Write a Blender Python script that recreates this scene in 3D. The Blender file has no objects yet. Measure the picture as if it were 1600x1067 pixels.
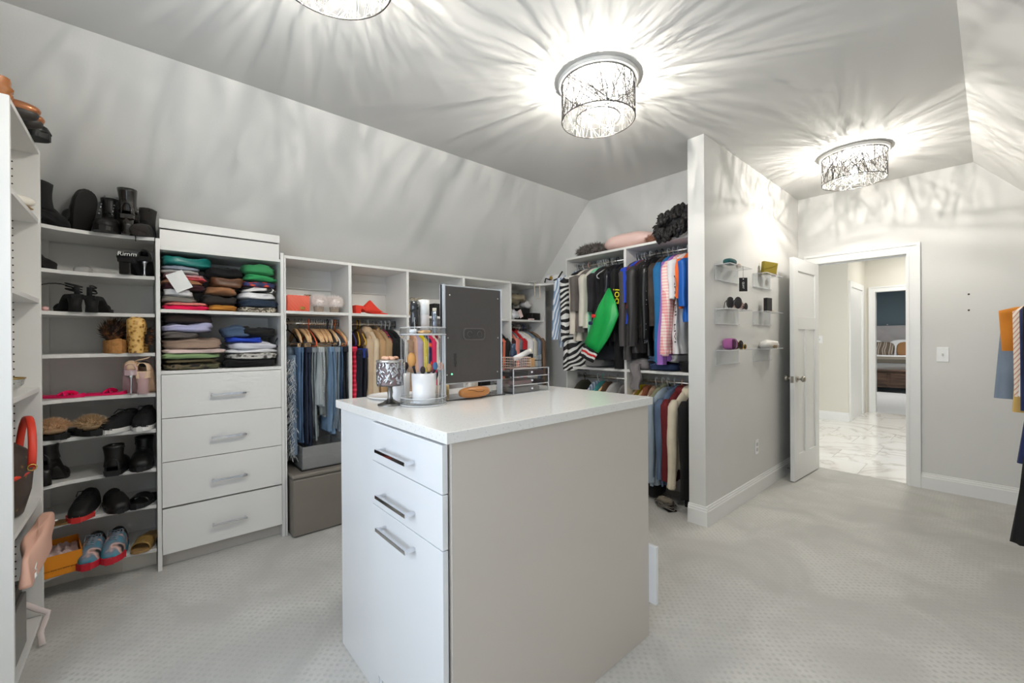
import bpy, bmesh, math, random
from math import sin, cos, pi, radians as R
from mathutils import Vector, Matrix, noise
C = bpy.context.scene.collection
rnd = random.Random(7)
# ---------------------------------------------------------------- camera
F_PX = 656.04
yaw, pit, rol = R(48.798), R(-0.1525), R(0.34125)
r0 = Vector((cos(yaw), sin(yaw), 0)); f0 = Vector((-sin(yaw), cos(yaw), 0)); z0 = Vector((0, 0, 1))
fw = f0*cos(pit) + z0*sin(pit); up = -f0*sin(pit) + z0*cos(pit)
rt = r0*cos(rol) - up*sin(rol); up = r0*sin(rol) + up*cos(rol)
cd = bpy.data.cameras.new('camera'); cam = bpy.data.objects.new('camera', cd); C.objects.link(cam)
M = Matrix.Identity(4)
for i in range(3):
    M[i][0] = rt[i]; M[i][1] = up[i]; M[i][2] = -fw[i]
M[2][3] = 1.295
cam.matrix_world = M
cd.sensor_width = 36; cd.lens = 36*F_PX/1600; cd.clip_start = 0.02; cd.clip_end = 60
sc = bpy.context.scene; sc.camera = cam
# ---------------------------------------------------------------- world, window daylight, exposure
W_ = bpy.data.worlds.new('sky'); sc.world = W_; W_.use_nodes = True
bg = W_.node_tree.nodes['Background']; bg.inputs[0].default_value = (0.74, 0.86, 1.0, 1); bg.inputs[1].default_value = 4.3
def area(name, loc, rot, sx, sy, power, col=(1, 1, 1), portal=False):
    l = bpy.data.lights.new(name, 'AREA'); l.shape = 'RECTANGLE'; l.size = sx; l.size_y = sy; l.energy = power; l.color = col
    o = bpy.data.objects.new(name, l); C.objects.link(o); o.location = loc; o.rotation_euler = rot
    if portal: l.cycles.is_portal = True
    return o
area('window_portal', (-0.75, -0.84, 1.5), (R(90), 0, 0), 1.9, 1.5, 1, portal=True)
FILL_LIGHTS = [((-0.6, 6.6, 2.74), 25), ((-0.7, 8.9, 2.74), 11), ((-1.3, 12.6, 2.70), 70)]  # added fill lights for the rooms beyond, no lamps seen there
BULB = 14000.0
sc.view_settings.view_transform = 'Standard'; sc.view_settings.look = 'None'; sc.view_settings.gamma = 1
sc.view_settings.exposure = 0.16
sc.view_settings.use_curve_mapping = False
sc.render.engine = 'CYCLES'
cy = sc.cycles; cy.use_denoising = True; cy.max_bounces = 10; cy.diffuse_bounces = 5; cy.glossy_bounces = 4
cy.transmission_bounces = 8; cy.transparent_max_bounces = 16; cy.sample_clamp_indirect = 6.0; cy.caustics_reflective = False; cy.caustics_refractive = False
# ---------------------------------------------------------------- materials
def s2l(c): return tuple(((x/255)/12.92 if x <= 10 else (((x/255)+0.055)/1.055)**2.4) for x in c)
MT = {}
def mat(name, col, rough=.6, metal=0., spec=.5, sheen=0., trans=0., alpha=1., emit=0., coat=0., ior=1.45, var=0., vs=8., bump=0., bs=200., stretch=(1, 1, 1)):
    """plain principled material, colour in sRGB 0-255, optional noise variation and fine bump"""
    if name in MT: return MT[name]
    m = bpy.data.materials.new(name); m.use_nodes = True; nt = m.node_tree; b = nt.nodes['Principled BSDF']
    c = s2l(col); b.inputs['Base Color'].default_value = (*c, 1)
    b.inputs['Roughness'].default_value = rough; b.inputs['Metallic'].default_value = metal; b.inputs['IOR'].default_value = ior
    b.inputs['Specular IOR Level'].default_value = spec; b.inputs['Sheen Weight'].default_value = sheen*.2
    b.inputs['Transmission Weight'].default_value = trans; b.inputs['Alpha'].default_value = alpha; b.inputs['Coat Weight'].default_value = coat
    if emit: b.inputs['Emission Color'].default_value = (*c, 1); b.inputs['Emission Strength'].default_value = emit
    if var or bump:
        tc = nt.nodes.new('ShaderNodeTexCoord'); mp = nt.nodes.new('ShaderNodeMapping'); mp.inputs['Scale'].default_value = stretch
        nt.links.new(tc.outputs['Object'], mp.inputs[0])
    if var:
        n = nt.nodes.new('ShaderNodeTexNoise'); n.inputs['Scale'].default_value = vs; n.inputs['Detail'].default_value = 5
        nt.links.new(mp.outputs[0], n.inputs['Vector'])
        mr = nt.nodes.new('ShaderNodeMapRange'); mr.inputs[1].default_value = .3; mr.inputs[2].default_value = .7; mr.inputs[3].default_value = 1-var; mr.inputs[4].default_value = 1+var
        nt.links.new(n.outputs['Fac'], mr.inputs[0])
        mx = nt.nodes.new('ShaderNodeVectorMath'); mx.operation = 'SCALE'; mx.inputs[0].default_value = c
        nt.links.new(mr.outputs[0], mx.inputs['Scale']); nt.links.new(mx.outputs[0], b.inputs['Base Color'])
    if bump:
        n = nt.nodes.new('ShaderNodeTexNoise'); n.inputs['Scale'].default_value = bs; n.inputs['Detail'].default_value = 3
        nt.links.new(mp.outputs[0], n.inputs['Vector'])
        bp = nt.nodes.new('ShaderNodeBump'); bp.inputs['Strength'].default_value = bump; bp.inputs['Distance'].default_value = .004
        nt.links.new(n.outputs['Fac'], bp.inputs['Height']); nt.links.new(bp.outputs[0], b.inputs['Normal'])
    MT[name] = m; return m
def ramp_mat(name, kind, stops, scale=10, rough=.7, dist=0., rot=(0, 0, 0), stretch=(1, 1, 1), interp='CONSTANT', detail=2, bump=0., metal=0.):
    """two or more colours laid over a texture: kind wave | voronoi | noise | checker | magic"""
    if name in MT: return MT[name]
    m = bpy.data.materials.new(name); m.use_nodes = True; nt = m.node_tree; b = nt.nodes['Principled BSDF']; b.inputs['Roughness'].default_value = rough; b.inputs['Metallic'].default_value = metal
    tc = nt.nodes.new('ShaderNodeTexCoord'); mp = nt.nodes.new('ShaderNodeMapping'); mp.inputs['Scale'].default_value = stretch; mp.inputs['Rotation'].default_value = rot
    nt.links.new(tc.outputs['Object'], mp.inputs[0])
    if kind == 'wave':
        t = nt.nodes.new('ShaderNodeTexWave'); t.inputs['Scale'].default_value = scale; t.inputs['Distortion'].default_value = dist; t.inputs['Detail'].default_value = detail; t.inputs['Detail Scale'].default_value = .6; o = t.outputs['Fac']
    elif kind == 'voronoi':
        t = nt.nodes.new('ShaderNodeTexVoronoi'); t.inputs['Scale'].default_value = scale; o = t.outputs['Distance']
    elif kind == 'noise':
        t = nt.nodes.new('ShaderNodeTexNoise'); t.inputs['Scale'].default_value = scale; t.inputs['Detail'].default_value = detail; t.inputs['Distortion'].default_value = dist; o = t.outputs['Fac']
    nt.links.new(mp.outputs[0], t.inputs['Vector'])
    cr = nt.nodes.new('ShaderNodeValToRGB'); cr.color_ramp.interpolation = interp
    while len(cr.color_ramp.elements) < len(stops): cr.color_ramp.elements.new(.5)
    for e, (p, c) in zip(cr.color_ramp.elements, stops): e.position = p; e.color = (*s2l(c), 1)
    nt.links.new(o, cr.inputs[0]); nt.links.new(cr.outputs[0], b.inputs['Base Color'])
    if bump:
        bp = nt.nodes.new('ShaderNodeBump'); bp.inputs['Strength'].default_value = bump; bp.inputs['Distance'].default_value = .004
        nt.links.new(o, bp.inputs['Height']); nt.links.new(bp.outputs[0], b.inputs['Normal'])
    MT[name] = m; return m
def plaid_mat(name, c1, c2, scale=28):
    if name in MT: return MT[name]
    m = bpy.data.materials.new(name); m.use_nodes = True; nt = m.node_tree; b = nt.nodes['Principled BSDF']; b.inputs['Roughness'].default_value = .8
    tc = nt.nodes.new('ShaderNodeTexCoord'); acc = None
    for ax in ('X', 'Z'):
        w = nt.nodes.new('ShaderNodeTexWave'); w.bands_direction = ax; w.inputs['Scale'].default_value = scale/6.28*2; nt.links.new(tc.outputs['Object'], w.inputs['Vector'])
        g = nt.nodes.new('ShaderNodeMath'); g.operation = 'GREATER_THAN'; g.inputs[1].default_value = .5; nt.links.new(w.outputs['Fac'], g.inputs[0])
        if acc is None: acc = g
        else:
            a = nt.nodes.new('ShaderNodeMath'); a.operation = 'ADD'; nt.links.new(acc.outputs[0], a.inputs[0]); nt.links.new(g.outputs[0], a.inputs[1]); acc = a
    h = nt.nodes.new('ShaderNodeMath'); h.operation = 'MULTIPLY'; h.inputs[1].default_value = .5; nt.links.new(acc.outputs[0], h.inputs[0])
    mx = nt.nodes.new('ShaderNodeMix'); mx.data_type = 'RGBA'; nt.links.new(h.outputs[0], mx.inputs['Factor'])
    mx.inputs['A'].default_value = (*s2l(c1), 1); mx.inputs['B'].default_value = (*s2l(c2), 1); nt.links.new(mx.outputs['Result'], b.inputs['Base Color'])
    MT[name] = m; return m
WALL = mat('wall_paint', (220, 219, 216), .75, spec=.25, var=.03, vs=1.2, bump=.12, bs=90)
CEIL = mat('ceiling_paint', (220, 219, 216), .85, spec=.2, var=.02, vs=1.0)
TRIM = mat('trim_white', (236, 236, 234), .35)
WHITE = mat('white_melamine', (228, 226, 222), .38, var=.012, vs=3)
ISLW = mat('island_white', (232, 233, 235), .22, coat=.3)
ISLS = mat('island_side_shaded', (206, 198, 189), .4)  # island white with this side's warm shade put into the colour
CHROME = mat('chrome', (225, 226, 230), .08, 1.)
STEEL = mat('brushed_steel', (190, 190, 188), .3, 1.)
NICKEL = mat('satin_nickel', (176, 170, 160), .28, 1.)
BLACK = mat('black_fabric', (16, 15, 16), .8, sheen=.3, bump=.3)
HALLP = mat('hall_paint', (221, 217, 206), .8)
def acrylic():
    m = bpy.data.materials.new('clear_acrylic'); m.use_nodes = True; nt = m.node_tree; nt.nodes.clear()
    o = nt.nodes.new('ShaderNodeOutputMaterial'); t = nt.nodes.new('ShaderNodeBsdfTransparent'); g = nt.nodes.new('ShaderNodeBsdfGlossy'); g.inputs['Roughness'].default_value = .05
    t.inputs[0].default_value = (.965, .975, .98, 1); mx = nt.nodes.new('ShaderNodeMixShader'); lw = nt.nodes.new('ShaderNodeLayerWeight'); lw.inputs[0].default_value = .35
    mr = nt.nodes.new('ShaderNodeMapRange'); mr.inputs[3].default_value = .05; mr.inputs[4].default_value = .42
    nt.links.new(lw.outputs['Facing'], mr.inputs[0]); nt.links.new(mr.outputs[0], mx.inputs[0]); nt.links.new(t.outputs[0], mx.inputs[1]); nt.links.new(g.outputs[0], mx.inputs[2]); nt.links.new(mx.outputs[0], o.inputs[0])
    return m
ACR = acrylic()
ACRE = mat('acrylic_edge', (250, 250, 252), .25, alpha=.55)
# ---------------------------------------------------------------- mesh builder
class MB:
    def __init__(s): s.v = []; s.f = []; s.sm = []
    def add(s, vs, fs, smooth=False):
        n = len(s.v); s.v += [tuple(p) for p in vs]; s.f += [tuple(i+n for i in f) for f in fs]; s.sm += [smooth]*len(fs); return s
    def box(s, x0, x1, y0, y1, z0, z1, c=0.):
        """box; c > 0 chamfers the vertical and horizontal edges a little"""
        if x1 < x0: x0, x1 = x1, x0
        if y1 < y0: y0, y1 = y1, y0
        if z1 < z0: z0, z1 = z1, z0
        if c <= 0:
            v = [(x, y, z) for z in (z0, z1) for y in (y0, y1) for x in (x0, x1)]
            return s.add(v, [(0, 2, 3, 1), (4, 5, 7, 6), (0, 1, 5, 4), (2, 6, 7, 3), (0, 4, 6, 2), (1, 3, 7, 5)])
        bm = bmesh.new(); bmesh.ops.create_cube(bm, size=1)
        for q in bm.verts: q.co = Vector(((x0+x1)/2+q.co.x*(x1-x0), (y0+y1)/2+q.co.y*(y1-y0), (z0+z1)/2+q.co.z*(z1-z0)))
        bmesh.ops.bevel(bm, geom=list(bm.edges), offset=min(c, .45*min(x1-x0, y1-y0, z1-z0)), segments=1, affect='EDGES')
        return s.bm(bm)
    def bm(s, bm, smooth=False):
        bm.verts.index_update(); s.add([q.co for q in bm.verts], [[q.index for q in f.verts] for f in bm.faces], smooth); bm.free(); return s
    def xf(s, mtx, start=0):
        for i in range(start, len(s.v)): s.v[i] = tuple(mtx @ Vector(s.v[i]))
        return s
    def tube(s, pts, r, n=8, closed=False, flat=1.0, caps=True):
        pts = [Vector(p) for p in pts]; m = len(pts); rs = r if isinstance(r, (list, tuple)) else [r]*m
        ring = []; ref = None
        for i, p in enumerate(pts):
            d = (pts[(i+1) % m]-pts[i-1]) if closed else (pts[min(i+1, m-1)]-pts[max(i-1, 0)])
            if d.length < 1e-9: d = Vector((0, 0, 1))
            d.normalize()
            if ref is None: ref = Vector((0, 0, 1)) if abs(d.z) < .9 else Vector((0, 1, 0))
            u = d.cross(ref)
            if u.length < 1e-4: u = d.cross(Vector((1, .3, 0)))
            u.normalize(); w = u.cross(d); ref = w
            ring.append([p+u*rs[i]*cos(2*pi*k/n)*flat+w*rs[i]*sin(2*pi*k/n) for k in range(n)])
        vs = [q for rr in ring for q in rr]; fs = []
        for i in range(m if closed else m-1):
            a = i*n; b = ((i+1) % m)*n
            for k in range(n): fs.append((a+k, a+(k+1) % n, b+(k+1) % n, b+k))
        if not closed and caps: fs.append(tuple(range(n))[::-1]); fs.append(tuple((m-1)*n+k for k in range(n)))
        return s.add(vs, fs, n > 5)
    def lathe(s, prof, n=24, c=(0, 0, 0), caps=False):
        vs = []; fs = []
        for (r, z) in prof: vs += [(c[0]+r*cos(2*pi*k/n), c[1]+r*sin(2*pi*k/n), c[2]+z) for k in range(n)]
        for i in range(len(prof)-1):
            for k in range(n): fs.append((i*n+k, i*n+(k+1) % n, (i+1)*n+(k+1) % n, (i+1)*n+k))
        if caps: fs.append(tuple(range(n))[::-1]); fs.append(tuple((len(prof)-1)*n+k for k in range(n)))
        return s.add(vs, fs, True)
    def prism(s, poly, a, b, axis='z'):
        n = len(poly)
        mk = {'z': lambda p, t: (p[0], p[1], t), 'y': lambda p, t: (p[0], t, p[1]), 'x': lambda p, t: (t, p[0], p[1])}[axis]
        vs = [mk(p, a) for p in poly]+[mk(p, b) for p in poly]
        return s.add(vs, [tuple(range(n))[::-1], tuple(range(n, 2*n))]+[(i, (i+1) % n, n+(i+1) % n, n+i) for i in range(n)])
    def ell(s, c, r, nu=16, nv=10, e=1., jit=0., js=6., seed=0., zmin=None):
        """(super)ellipsoid; jit pushes it about with noise"""
        g = lambda t, q: math.copysign(abs(t)**q, t)
        vs = []; fs = []
        for j in range(nv+1):
            ph = -pi/2+pi*j/nv
            for i in range(nu):
                th = 2*pi*i/nu
                d = Vector((g(cos(ph), e)*g(cos(th), e), g(cos(ph), e)*g(sin(th), e), g(sin(ph), e)))
                p = Vector((d.x*r[0], d.y*r[1], d.z*r[2]))
                if jit: p += d*noise.noise(Vector((p.x+c[0]+seed, p.y+c[1], p.z+c[2]+seed*.7))*js)*jit
                if zmin is not None: p.z = max(p.z, zmin)
                vs.append((c[0]+p.x, c[1]+p.y, c[2]+p.z))
        for j in range(nv):
            for i in range(nu): fs.append((j*nu+i, j*nu+(i+1) % nu, (j+1)*nu+(i+1) % nu, (j+1)*nu+i))
        return s.add(vs, fs, True)
    def grid(s, fn, nu, nv, wrap=False, smooth=True):
        vs = [fn(i/(nu if wrap else nu), j/nv) for j in range(nv+1) for i in range(nu if wrap else nu+1)]; w = nu if wrap else nu+1; fs = []
        for j in range(nv):
            for i in range(nu): fs.append((j*w+i, j*w+(i+1) % w, (j+1)*w+(i+1) % w, (j+1)*w+i))
        return s.add(vs, fs, smooth)
    def spikes(s, base, n, L, r, dirf, sd=1):
        q = random.Random(sd)
        for _ in range(n):
            p, d = base(q); d = dirf(q, d); d.normalize(); l = L*(.6+.6*q.random()); u = d.orthogonal().normalized()*r; w = d.cross(u)
            a = q.random()*6; u, w = u*cos(a)+w*sin(a), w*cos(a)-u*sin(a)
            s.add([p+u, p-u*.5+w*.87, p-u*.5-w*.87, p+d*l], [(0, 1, 3), (1, 2, 3), (2, 0, 3)])
        return s
    def build(s, name, m, parent=None, bev=0., sol=0., sub=0):
        me = bpy.data.meshes.new(name); me.from_pydata(s.v, [], s.f)
        me.polygons.foreach_set('use_smooth', s.sm); me.update()
        o = bpy.data.objects.new(name, me); C.objects.link(o)
        if m: me.materials.append(m)
        if parent is not None: o.parent = parent
        if sol: md = o.modifiers.new('s', 'SOLIDIFY'); md.thickness = sol; md.offset = 0
        if bev: md = o.modifiers.new('b', 'BEVEL'); md.width = bev; md.segments = 2; md.limit_method = 'ANGLE'
        if sub: md = o.modifiers.new('u', 'SUBSURF'); md.levels = sub; md.render_levels = sub
        return o
def thing(name, label, cat, loc=(0, 0, 0), rz=0., group=None, rot=None):
    o = bpy.data.objects.new(name, None); C.objects.link(o); o.location = loc; o.rotation_euler = rot or (0, 0, rz)
    o.empty_display_size = .05; o['label'] = label; o['category'] = cat
    if group: o['group'] = group
    return o
def tag(o, label, cat, group=None):
    o['label'] = label; o['category'] = cat
    if group: o['group'] = group
    return o
def struct(o, label=None):
    o['kind'] = 'structure'
    if label: o['label'] = label
    return o
def copytree(o, parent=None):
    c = o.copy(); C.objects.link(c)
    if parent is not None: c.parent = parent
    for ch in list(o.children): copytree(ch, c)
    return c
def text(name, body, size, m, parent, mtx, ext=.0008):
    cu = bpy.data.curves.new(name, 'FONT'); cu.body = body; cu.size = size; cu.extrude = ext; cu.align_x = 'CENTER'; cu.align_y = 'CENTER'
    o = bpy.data.objects.new(name, cu); C.objects.link(o); cu.materials.append(m); bpy.context.view_layer.update()
    me = bpy.data.meshes.new_from_object(o); bpy.data.objects.remove(o); bpy.data.curves.remove(cu); me.name = name
    o = bpy.data.objects.new(name, me); C.objects.link(o); o.parent = parent; o.matrix_local = mtx; return o
def axes(x, y, loc):
    """matrix whose local x and y run along the given world directions"""
    x = Vector(x).normalized(); y = Vector(y); y = (y-x*y.dot(x)).normalized(); z = x.cross(y); m = Matrix.Identity(4)
    for i in range(3): m[i][0] = x[i]; m[i][1] = y[i]; m[i][2] = z[i]; m[i][3] = loc[i]
    return m
# ================================================================ setting
XL, XP, XP0, YP, YD, YB = -3.50, -1.306, -1.423, 2.917, 5.057, 3.427
ZC, XLC, XRC, XR, YN = 2.715, -2.704, -0.094, 0.75, -0.75
def carpet_mat():
    m = bpy.data.materials.new('carpet'); m.use_nodes = True; nt = m.node_tree; b = nt.nodes['Principled BSDF']; L = nt.links.new; N = nt.nodes.new
    b.inputs['Roughness'].default_value = .95; b.inputs['Specular IOR Level'].default_value = .1; b.inputs['Sheen Weight'].default_value = .15
    tc = N('ShaderNodeTexCoord'); mp = N('ShaderNodeMapping'); mp.inputs['Rotation'].default_value = (0, 0, R(45)); L(tc.outputs['Object'], mp.inputs[0])
    v = N('ShaderNodeTexVoronoi'); v.inputs['Scale'].default_value = 38; v.inputs['Randomness'].default_value = .25; L(mp.outputs[0], v.inputs['Vector'])
    dots = N('ShaderNodeMapRange'); dots.inputs[1].default_value = .12; dots.inputs[2].default_value = .42; L(v.outputs['Distance'], dots.inputs[0])
    big = N('ShaderNodeTexNoise'); big.inputs['Scale'].default_value = 2.4; big.inputs['Detail'].default_value = 4; big.inputs['Distortion'].default_value = .7; L(tc.outputs['Object'], big.inputs['Vector'])
    bm_ = N('ShaderNodeMapRange'); bm_.inputs[1].default_value = .38; bm_.inputs[2].default_value = .62; L(big.outputs['Fac'], bm_.inputs[0])
    fi = N('ShaderNodeTexNoise'); fi.inputs['Scale'].default_value = 260; fi.inputs['Detail'].default_value = 2; L(tc.outputs['Object'], fi.inputs['Vector'])
    # where the pile is brushed flat the loops show less
    a = N('ShaderNodeMath'); a.operation = 'MULTIPLY'; L(dots.outputs[0], a.inputs[0])
    am = N('ShaderNodeMapRange'); am.inputs[3].default_value = 1; am.inputs[4].default_value = .2; L(bm_.outputs[0], am.inputs[0]); L(am.outputs[0], a.inputs[1])
    s = N('ShaderNodeMath'); s.operation = 'MULTIPLY_ADD'; s.inputs[1].default_value = .17; s.inputs[2].default_value = .80; L(a.outputs[0], s.inputs[0])
    s2 = N('ShaderNodeMath'); s2.operation = 'MULTIPLY_ADD'; s2.inputs[1].default_value = .22; L(fi.outputs['Fac'], s2.inputs[0]); L(s.outputs[0], s2.inputs[2])
    s3 = N('ShaderNodeMath'); s3.operation = 'MULTIPLY_ADD'; s3.inputs[1].default_value = -.055; L(bm_.outputs[0], s3.inputs[0]); L(s2.outputs[0], s3.inputs[2])
    sc_ = N('ShaderNodeVectorMath'); sc_.operation = 'SCALE'; sc_.inputs[0].default_value = s2l((199, 197, 192)); L(s3.outputs[0], sc_.inputs['Scale']); L(sc_.outputs[0], b.inputs['Base Color'])
    h = N('ShaderNodeMath'); h.operation = 'MULTIPLY_ADD'; h.inputs[1].default_value = .5; L(fi.outputs['Fac'], h.inputs[0]); L(a.outputs[0], h.inputs[2])
    bp = N('ShaderNodeBump'); bp.inputs['Strength'].default_value = .4; bp.inputs['Distance'].default_value = .005; L(h.outputs[0], bp.inputs['Height']); L(bp.outputs[0], b.inputs['Normal'])
    return m
CARPET = carpet_mat()
def S(name, mb, m, label=None): return struct(mb.build(name, m), label)
S('floor', MB().box(XL-.1, XR+.1, YN-.1, YD+.04, -.1, 0), CARPET, 'light grey looped closet carpet with small dots')
S('wall_left', MB().box(XL-.1, XL, YN-.1, YB+.1, 0, 1.90), WALL)
def slope(name, x0, z0_, x1, z1_, m):
    d = Vector((x1-x0, z1_-z0_)).normalized(); n = Vector((-d.y, d.x))
    if n.y < 0: n = -n
    a = Vector((x0, z0_))-d*.12; b = Vector((x1, z1_))
    return S(name, MB().prism([(a.x, a.y), (b.x, b.y), (b.x+n.x*.08, b.y+n.y*.08), (a.x+n.x*.08, a.y+n.y*.08)], YN-.1, YD+.1, 'y'), m)
S('ceiling', MB().box(XLC-.03, XRC+.03, YN-.1, YD+.1, ZC, ZC+.1), CEIL, 'flat middle of the closet ceiling')
slope('ceiling_slope_left', XL, 1.868, XLC, ZC, WALL)
slope('ceiling_slope_right', XR, ZC-1.2*(XR-XRC), XRC, ZC, WALL)
S('wall_right', MB().box(XR, XR+.1, YN-.1, YD+.1, 0, 1.76), WALL)
S('wall_back', MB().box(XL-.1, XP0, YB, YB+.1, 0, 2.8), WALL)
S('wall_partition', MB().box(XP0, XP, YP, YD, 0, ZC), WALL)
DX0, DX1, DZ = -1.163, -0.492, 2.036      # closet doorway
mb = MB().box(XP0-.1, DX0-.02, YD, YD+.115, 0, 2.8).box(DX1+.02, XR+.1, YD, YD+.115, 0, 2.8).box(DX0-.02, DX1+.02, YD, YD+.115, DZ+.02, 2.8)
S('wall_door_side', mb, WALL)
WX0, WX1, WZ0, WZ1 = -1.7, 0.2, 0.75, 2.25
mb = MB().box(XL-.1, WX0, YN-.1, YN, 0, 2.8).box(WX1, XR+.1, YN-.1, YN, 0, 2.8).box(WX0, WX1, YN-.1, YN, 0, WZ0).box(WX0, WX1, YN-.1, YN, WZ1, 2.8)
S('wall_near', mb, WALL)
wf = MB()
for a in (WX0, WX1-.05, (WX0+WX1)/2-.025): wf.box(a, a+.05, YN-.09, YN-.03, WZ0, WZ1)
for a in (WZ0, WZ1-.05, (WZ0+WZ1)/2-.02): wf.box(WX0, WX1, YN-.085, YN-.035, a, a+.05)
S('window_1', wf, TRIM, 'white gable window behind the camera')
# baseboards
def base(name, x0, y0, x1, y1, nx, ny, h=.135, m=TRIM):
    """moulded skirting from a to b, sticking out along n"""
    prof = [(0, 0), (.017, 0), (.017, h-.035), (.013, h-.028), (.013, h-.018), (.008, h-.012), (.008, h-.003), (.004, h), (0, h)]
    mb = MB(); v = [(x0+nx*d, y0+ny*d, z) for d, z in prof]+[(x1+nx*d, y1+ny*d, z) for d, z in prof]; k = len(prof)
    f = [tuple(range(k)), tuple(range(k, 2*k))[::-1]]+[(i, k+i, k+(i+1) % k, (i+1) % k) for i in range(k)]
    mb.add(v, f); o = mb.build(name, m); bm = bmesh.new(); bm.from_mesh(o.data); bmesh.ops.recalc_face_normals(bm, faces=bm.faces); bm.to_mesh(o.data); bm.free(); return struct(o)
base('baseboard_partition', XP, YP, XP, YD, 1, 0)
base('baseboard_partition_end', XP0-.004, YP, XP+.017, YP, 0, -1)
base('baseboard_door_side', -0.404, YD, XR, YD, 0, -1)
base('baseboard_right', XR, YN, XR, YD, -1, 0)
base('baseboard_near', -2.2, YN, XR, YN, 0, 1)
# door casing
def casing(name, x0, x1, z1, y, w=.088, t=.02, sgn=-1, m=TRIM):
    mb = MB()
    def strip(poly):
        mb.prism(poly, y, y+sgn*t, 'y')
    for k, (o_, q) in enumerate(((0, 1.), (.018, .8), (w-.022, 1.25))):
        e = [.018, w-.04, .022][k]; tt = t*q; a = x0-o_-e; b = x1+o_+e
        mb.box(a, x0-o_, y, y+sgn*tt, 0, z1+o_); mb.box(x1+o_, b, y, y+sgn*tt, 0, z1+o_); mb.box(a, b, y, y+sgn*tt, z1+o_, z1+o_+e)
    return S(name, mb, m)
casing('trim_1', DX0, DX1, DZ, YD)
mb = MB().box(DX0-.02, DX0, YD-.002, YD+.117, 0, DZ+.02).box(DX1, DX1+.02, YD-.002, YD+.117, 0, DZ+.02).box(DX0-.02, DX1+.02, YD-.002, YD+.117, DZ, DZ+.02).box(DX1-.012, DX1, YD+.05, YD+.065, 0, DZ).box(DX0, DX1, YD+.05, YD+.065, DZ-.012, DZ)
S('trim_2', mb, TRIM, 'white jamb lining the closet doorway')
tag(MB().box(DX1-.0015, DX1+.002, YD+.004, YD+.032, .90, .965).build('strike_plate', NICKEL), 'small metal strike plate on the right door jamb', 'strike plate')
# open three-panel door, hinged on the left jamb, swung 90 degrees into the closet
dr = bpy.data.objects.new('door_1', None); C.objects.link(dr); dr.location = (DX0-.002, YD-.012, .012); dr.rotation_euler = (0, 0, R(-93)); struct(dr, 'white three-panel door standing open into the closet')
W_D, H_D, T_D = .665, 2.015, .035
mb = MB(); st = .105
mb.box(0, st, 0, T_D, 0, H_D); mb.box(W_D-st, W_D, 0, T_D, 0, H_D); mb.box(st, W_D-st, 0, T_D, H_D-.115, H_D); mb.box(st, W_D-st, 0, T_D, 0, .23); mb.box(st, W_D-st, 0, T_D, 1.37, 1.485); mb.box(W_D/2-.05, W_D/2+.05, 0, T_D, .23, 1.37)
mb.build('door_frame', TRIM, dr, bev=.002)
for (a, b, c, d) in ((st, W_D-st, 1.485, H_D-.115), (st, W_D/2-.05, .23, 1.37), (W_D/2+.05, W_D-st, .23, 1.37)): MB().box(a, b, .011, T_D-.011, c, d).build('door_panel', TRIM, dr)
for sg, y_ in ((-1, 0), (1, T_D)):
    k = MB(); i0 = 0; k.lathe([(0, 0), (.031, 0), (.031, .004), (.026, .008), (.012, .01), (.010, .028), (.018, .034), (.027, .044), (.028, .054), (.022, .064), (0, .066)], 20)
    k.xf(Matrix.Translation((W_D-.065, y_, .92)) @ Matrix.Rotation(R(90 if sg < 0 else -90), 4, 'X')); k.build('door_knob', NICKEL, dr)
MB().box(W_D-.0005, W_D+.001, .006, .029, .885, .945).build('latch_plate', NICKEL, dr)
for z in (.18, 1.0, 1.82): MB().tube([(-.004, 0, z-.045), (-.004, 0, z+.045)], .006).build('hinge', NICKEL, dr)
# hall: marble tiles, walls, two further doorways, bedroom
HY, HX, HB = 8.22, -1.47, 9.60
S('floor_hall', MB().box(-2.7, 1.6, YD+.04, HB+.05, -.1, -.004), mat('tile_grout', (196, 192, 186), .8), 'marble tiled hall floor')
fh = bpy.data.objects['floor_hall']
def marble(k):
    m = ramp_mat('marble_%d' % k, 'noise', [(.0, (226, 224, 220)), (.455, (238, 236, 232)), (.49, (226, 222, 217)), (.505, (206, 201, 194)), (.52, (230, 226, 221)), (.56, (240, 238, 234))], scale=1.1, rough=.12, dist=1.6, interp='LINEAR', detail=6)
    m.node_tree.nodes['Mapping'].inputs['Location'].default_value = (k*3.1, k*1.7, k); m.node_tree.nodes['Mapping'].inputs['Rotation'].default_value = (0, 0, .7+k*.25); return m
TS = .605
tme = {}
for i in range(7):
    for j in range(9):
        x0 = -2.66+i*TS+(.3 if j % 2 else 0); y0 = YD+.045+j*.5075; x1 = min(x0+TS-.004, 1.58)
        if x0 > 1.2: continue
        k = (i*5+j*3) % 4
        o = MB().box(x0, x1, y0, min(y0+.5035, HB+.04), -.004, .0005).build('tile', marble(k), fh)
        del o
S('wall_hall_left', MB().box(-2.7, HX, HY, HB+.1, 0, 2.9), HALLP)
S('wall_hall_far_left', MB().box(-2.8, -2.7, YD+.1, HY+.1, 0, 2.9), HALLP)
S('wall_hall_right', MB().box(1.6, 1.7, YD+.1, HB+.1, 0, 2.9), HALLP)
BX0, BX1, BZ = -1.335, -.52, 2.10
S('wall_hall_back', MB().box(HX-.2, BX0-.02, HB, HB+.12, 0, 2.9).box(BX1+.02, 1.7, HB, HB+.12, 0, 2.9).box(BX0-.02, BX1+.02, HB, HB+.12, BZ+.02, 2.9), HALLP)
S('ceiling_hall', MB().box(-2.8, 1.7, YD+.1, HB+.1, 2.78, 2.88), mat('hall_ceiling', (238, 238, 235), .9))
casing('trim_3', BX0, BX1, BZ, HB, w=.09)
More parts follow.
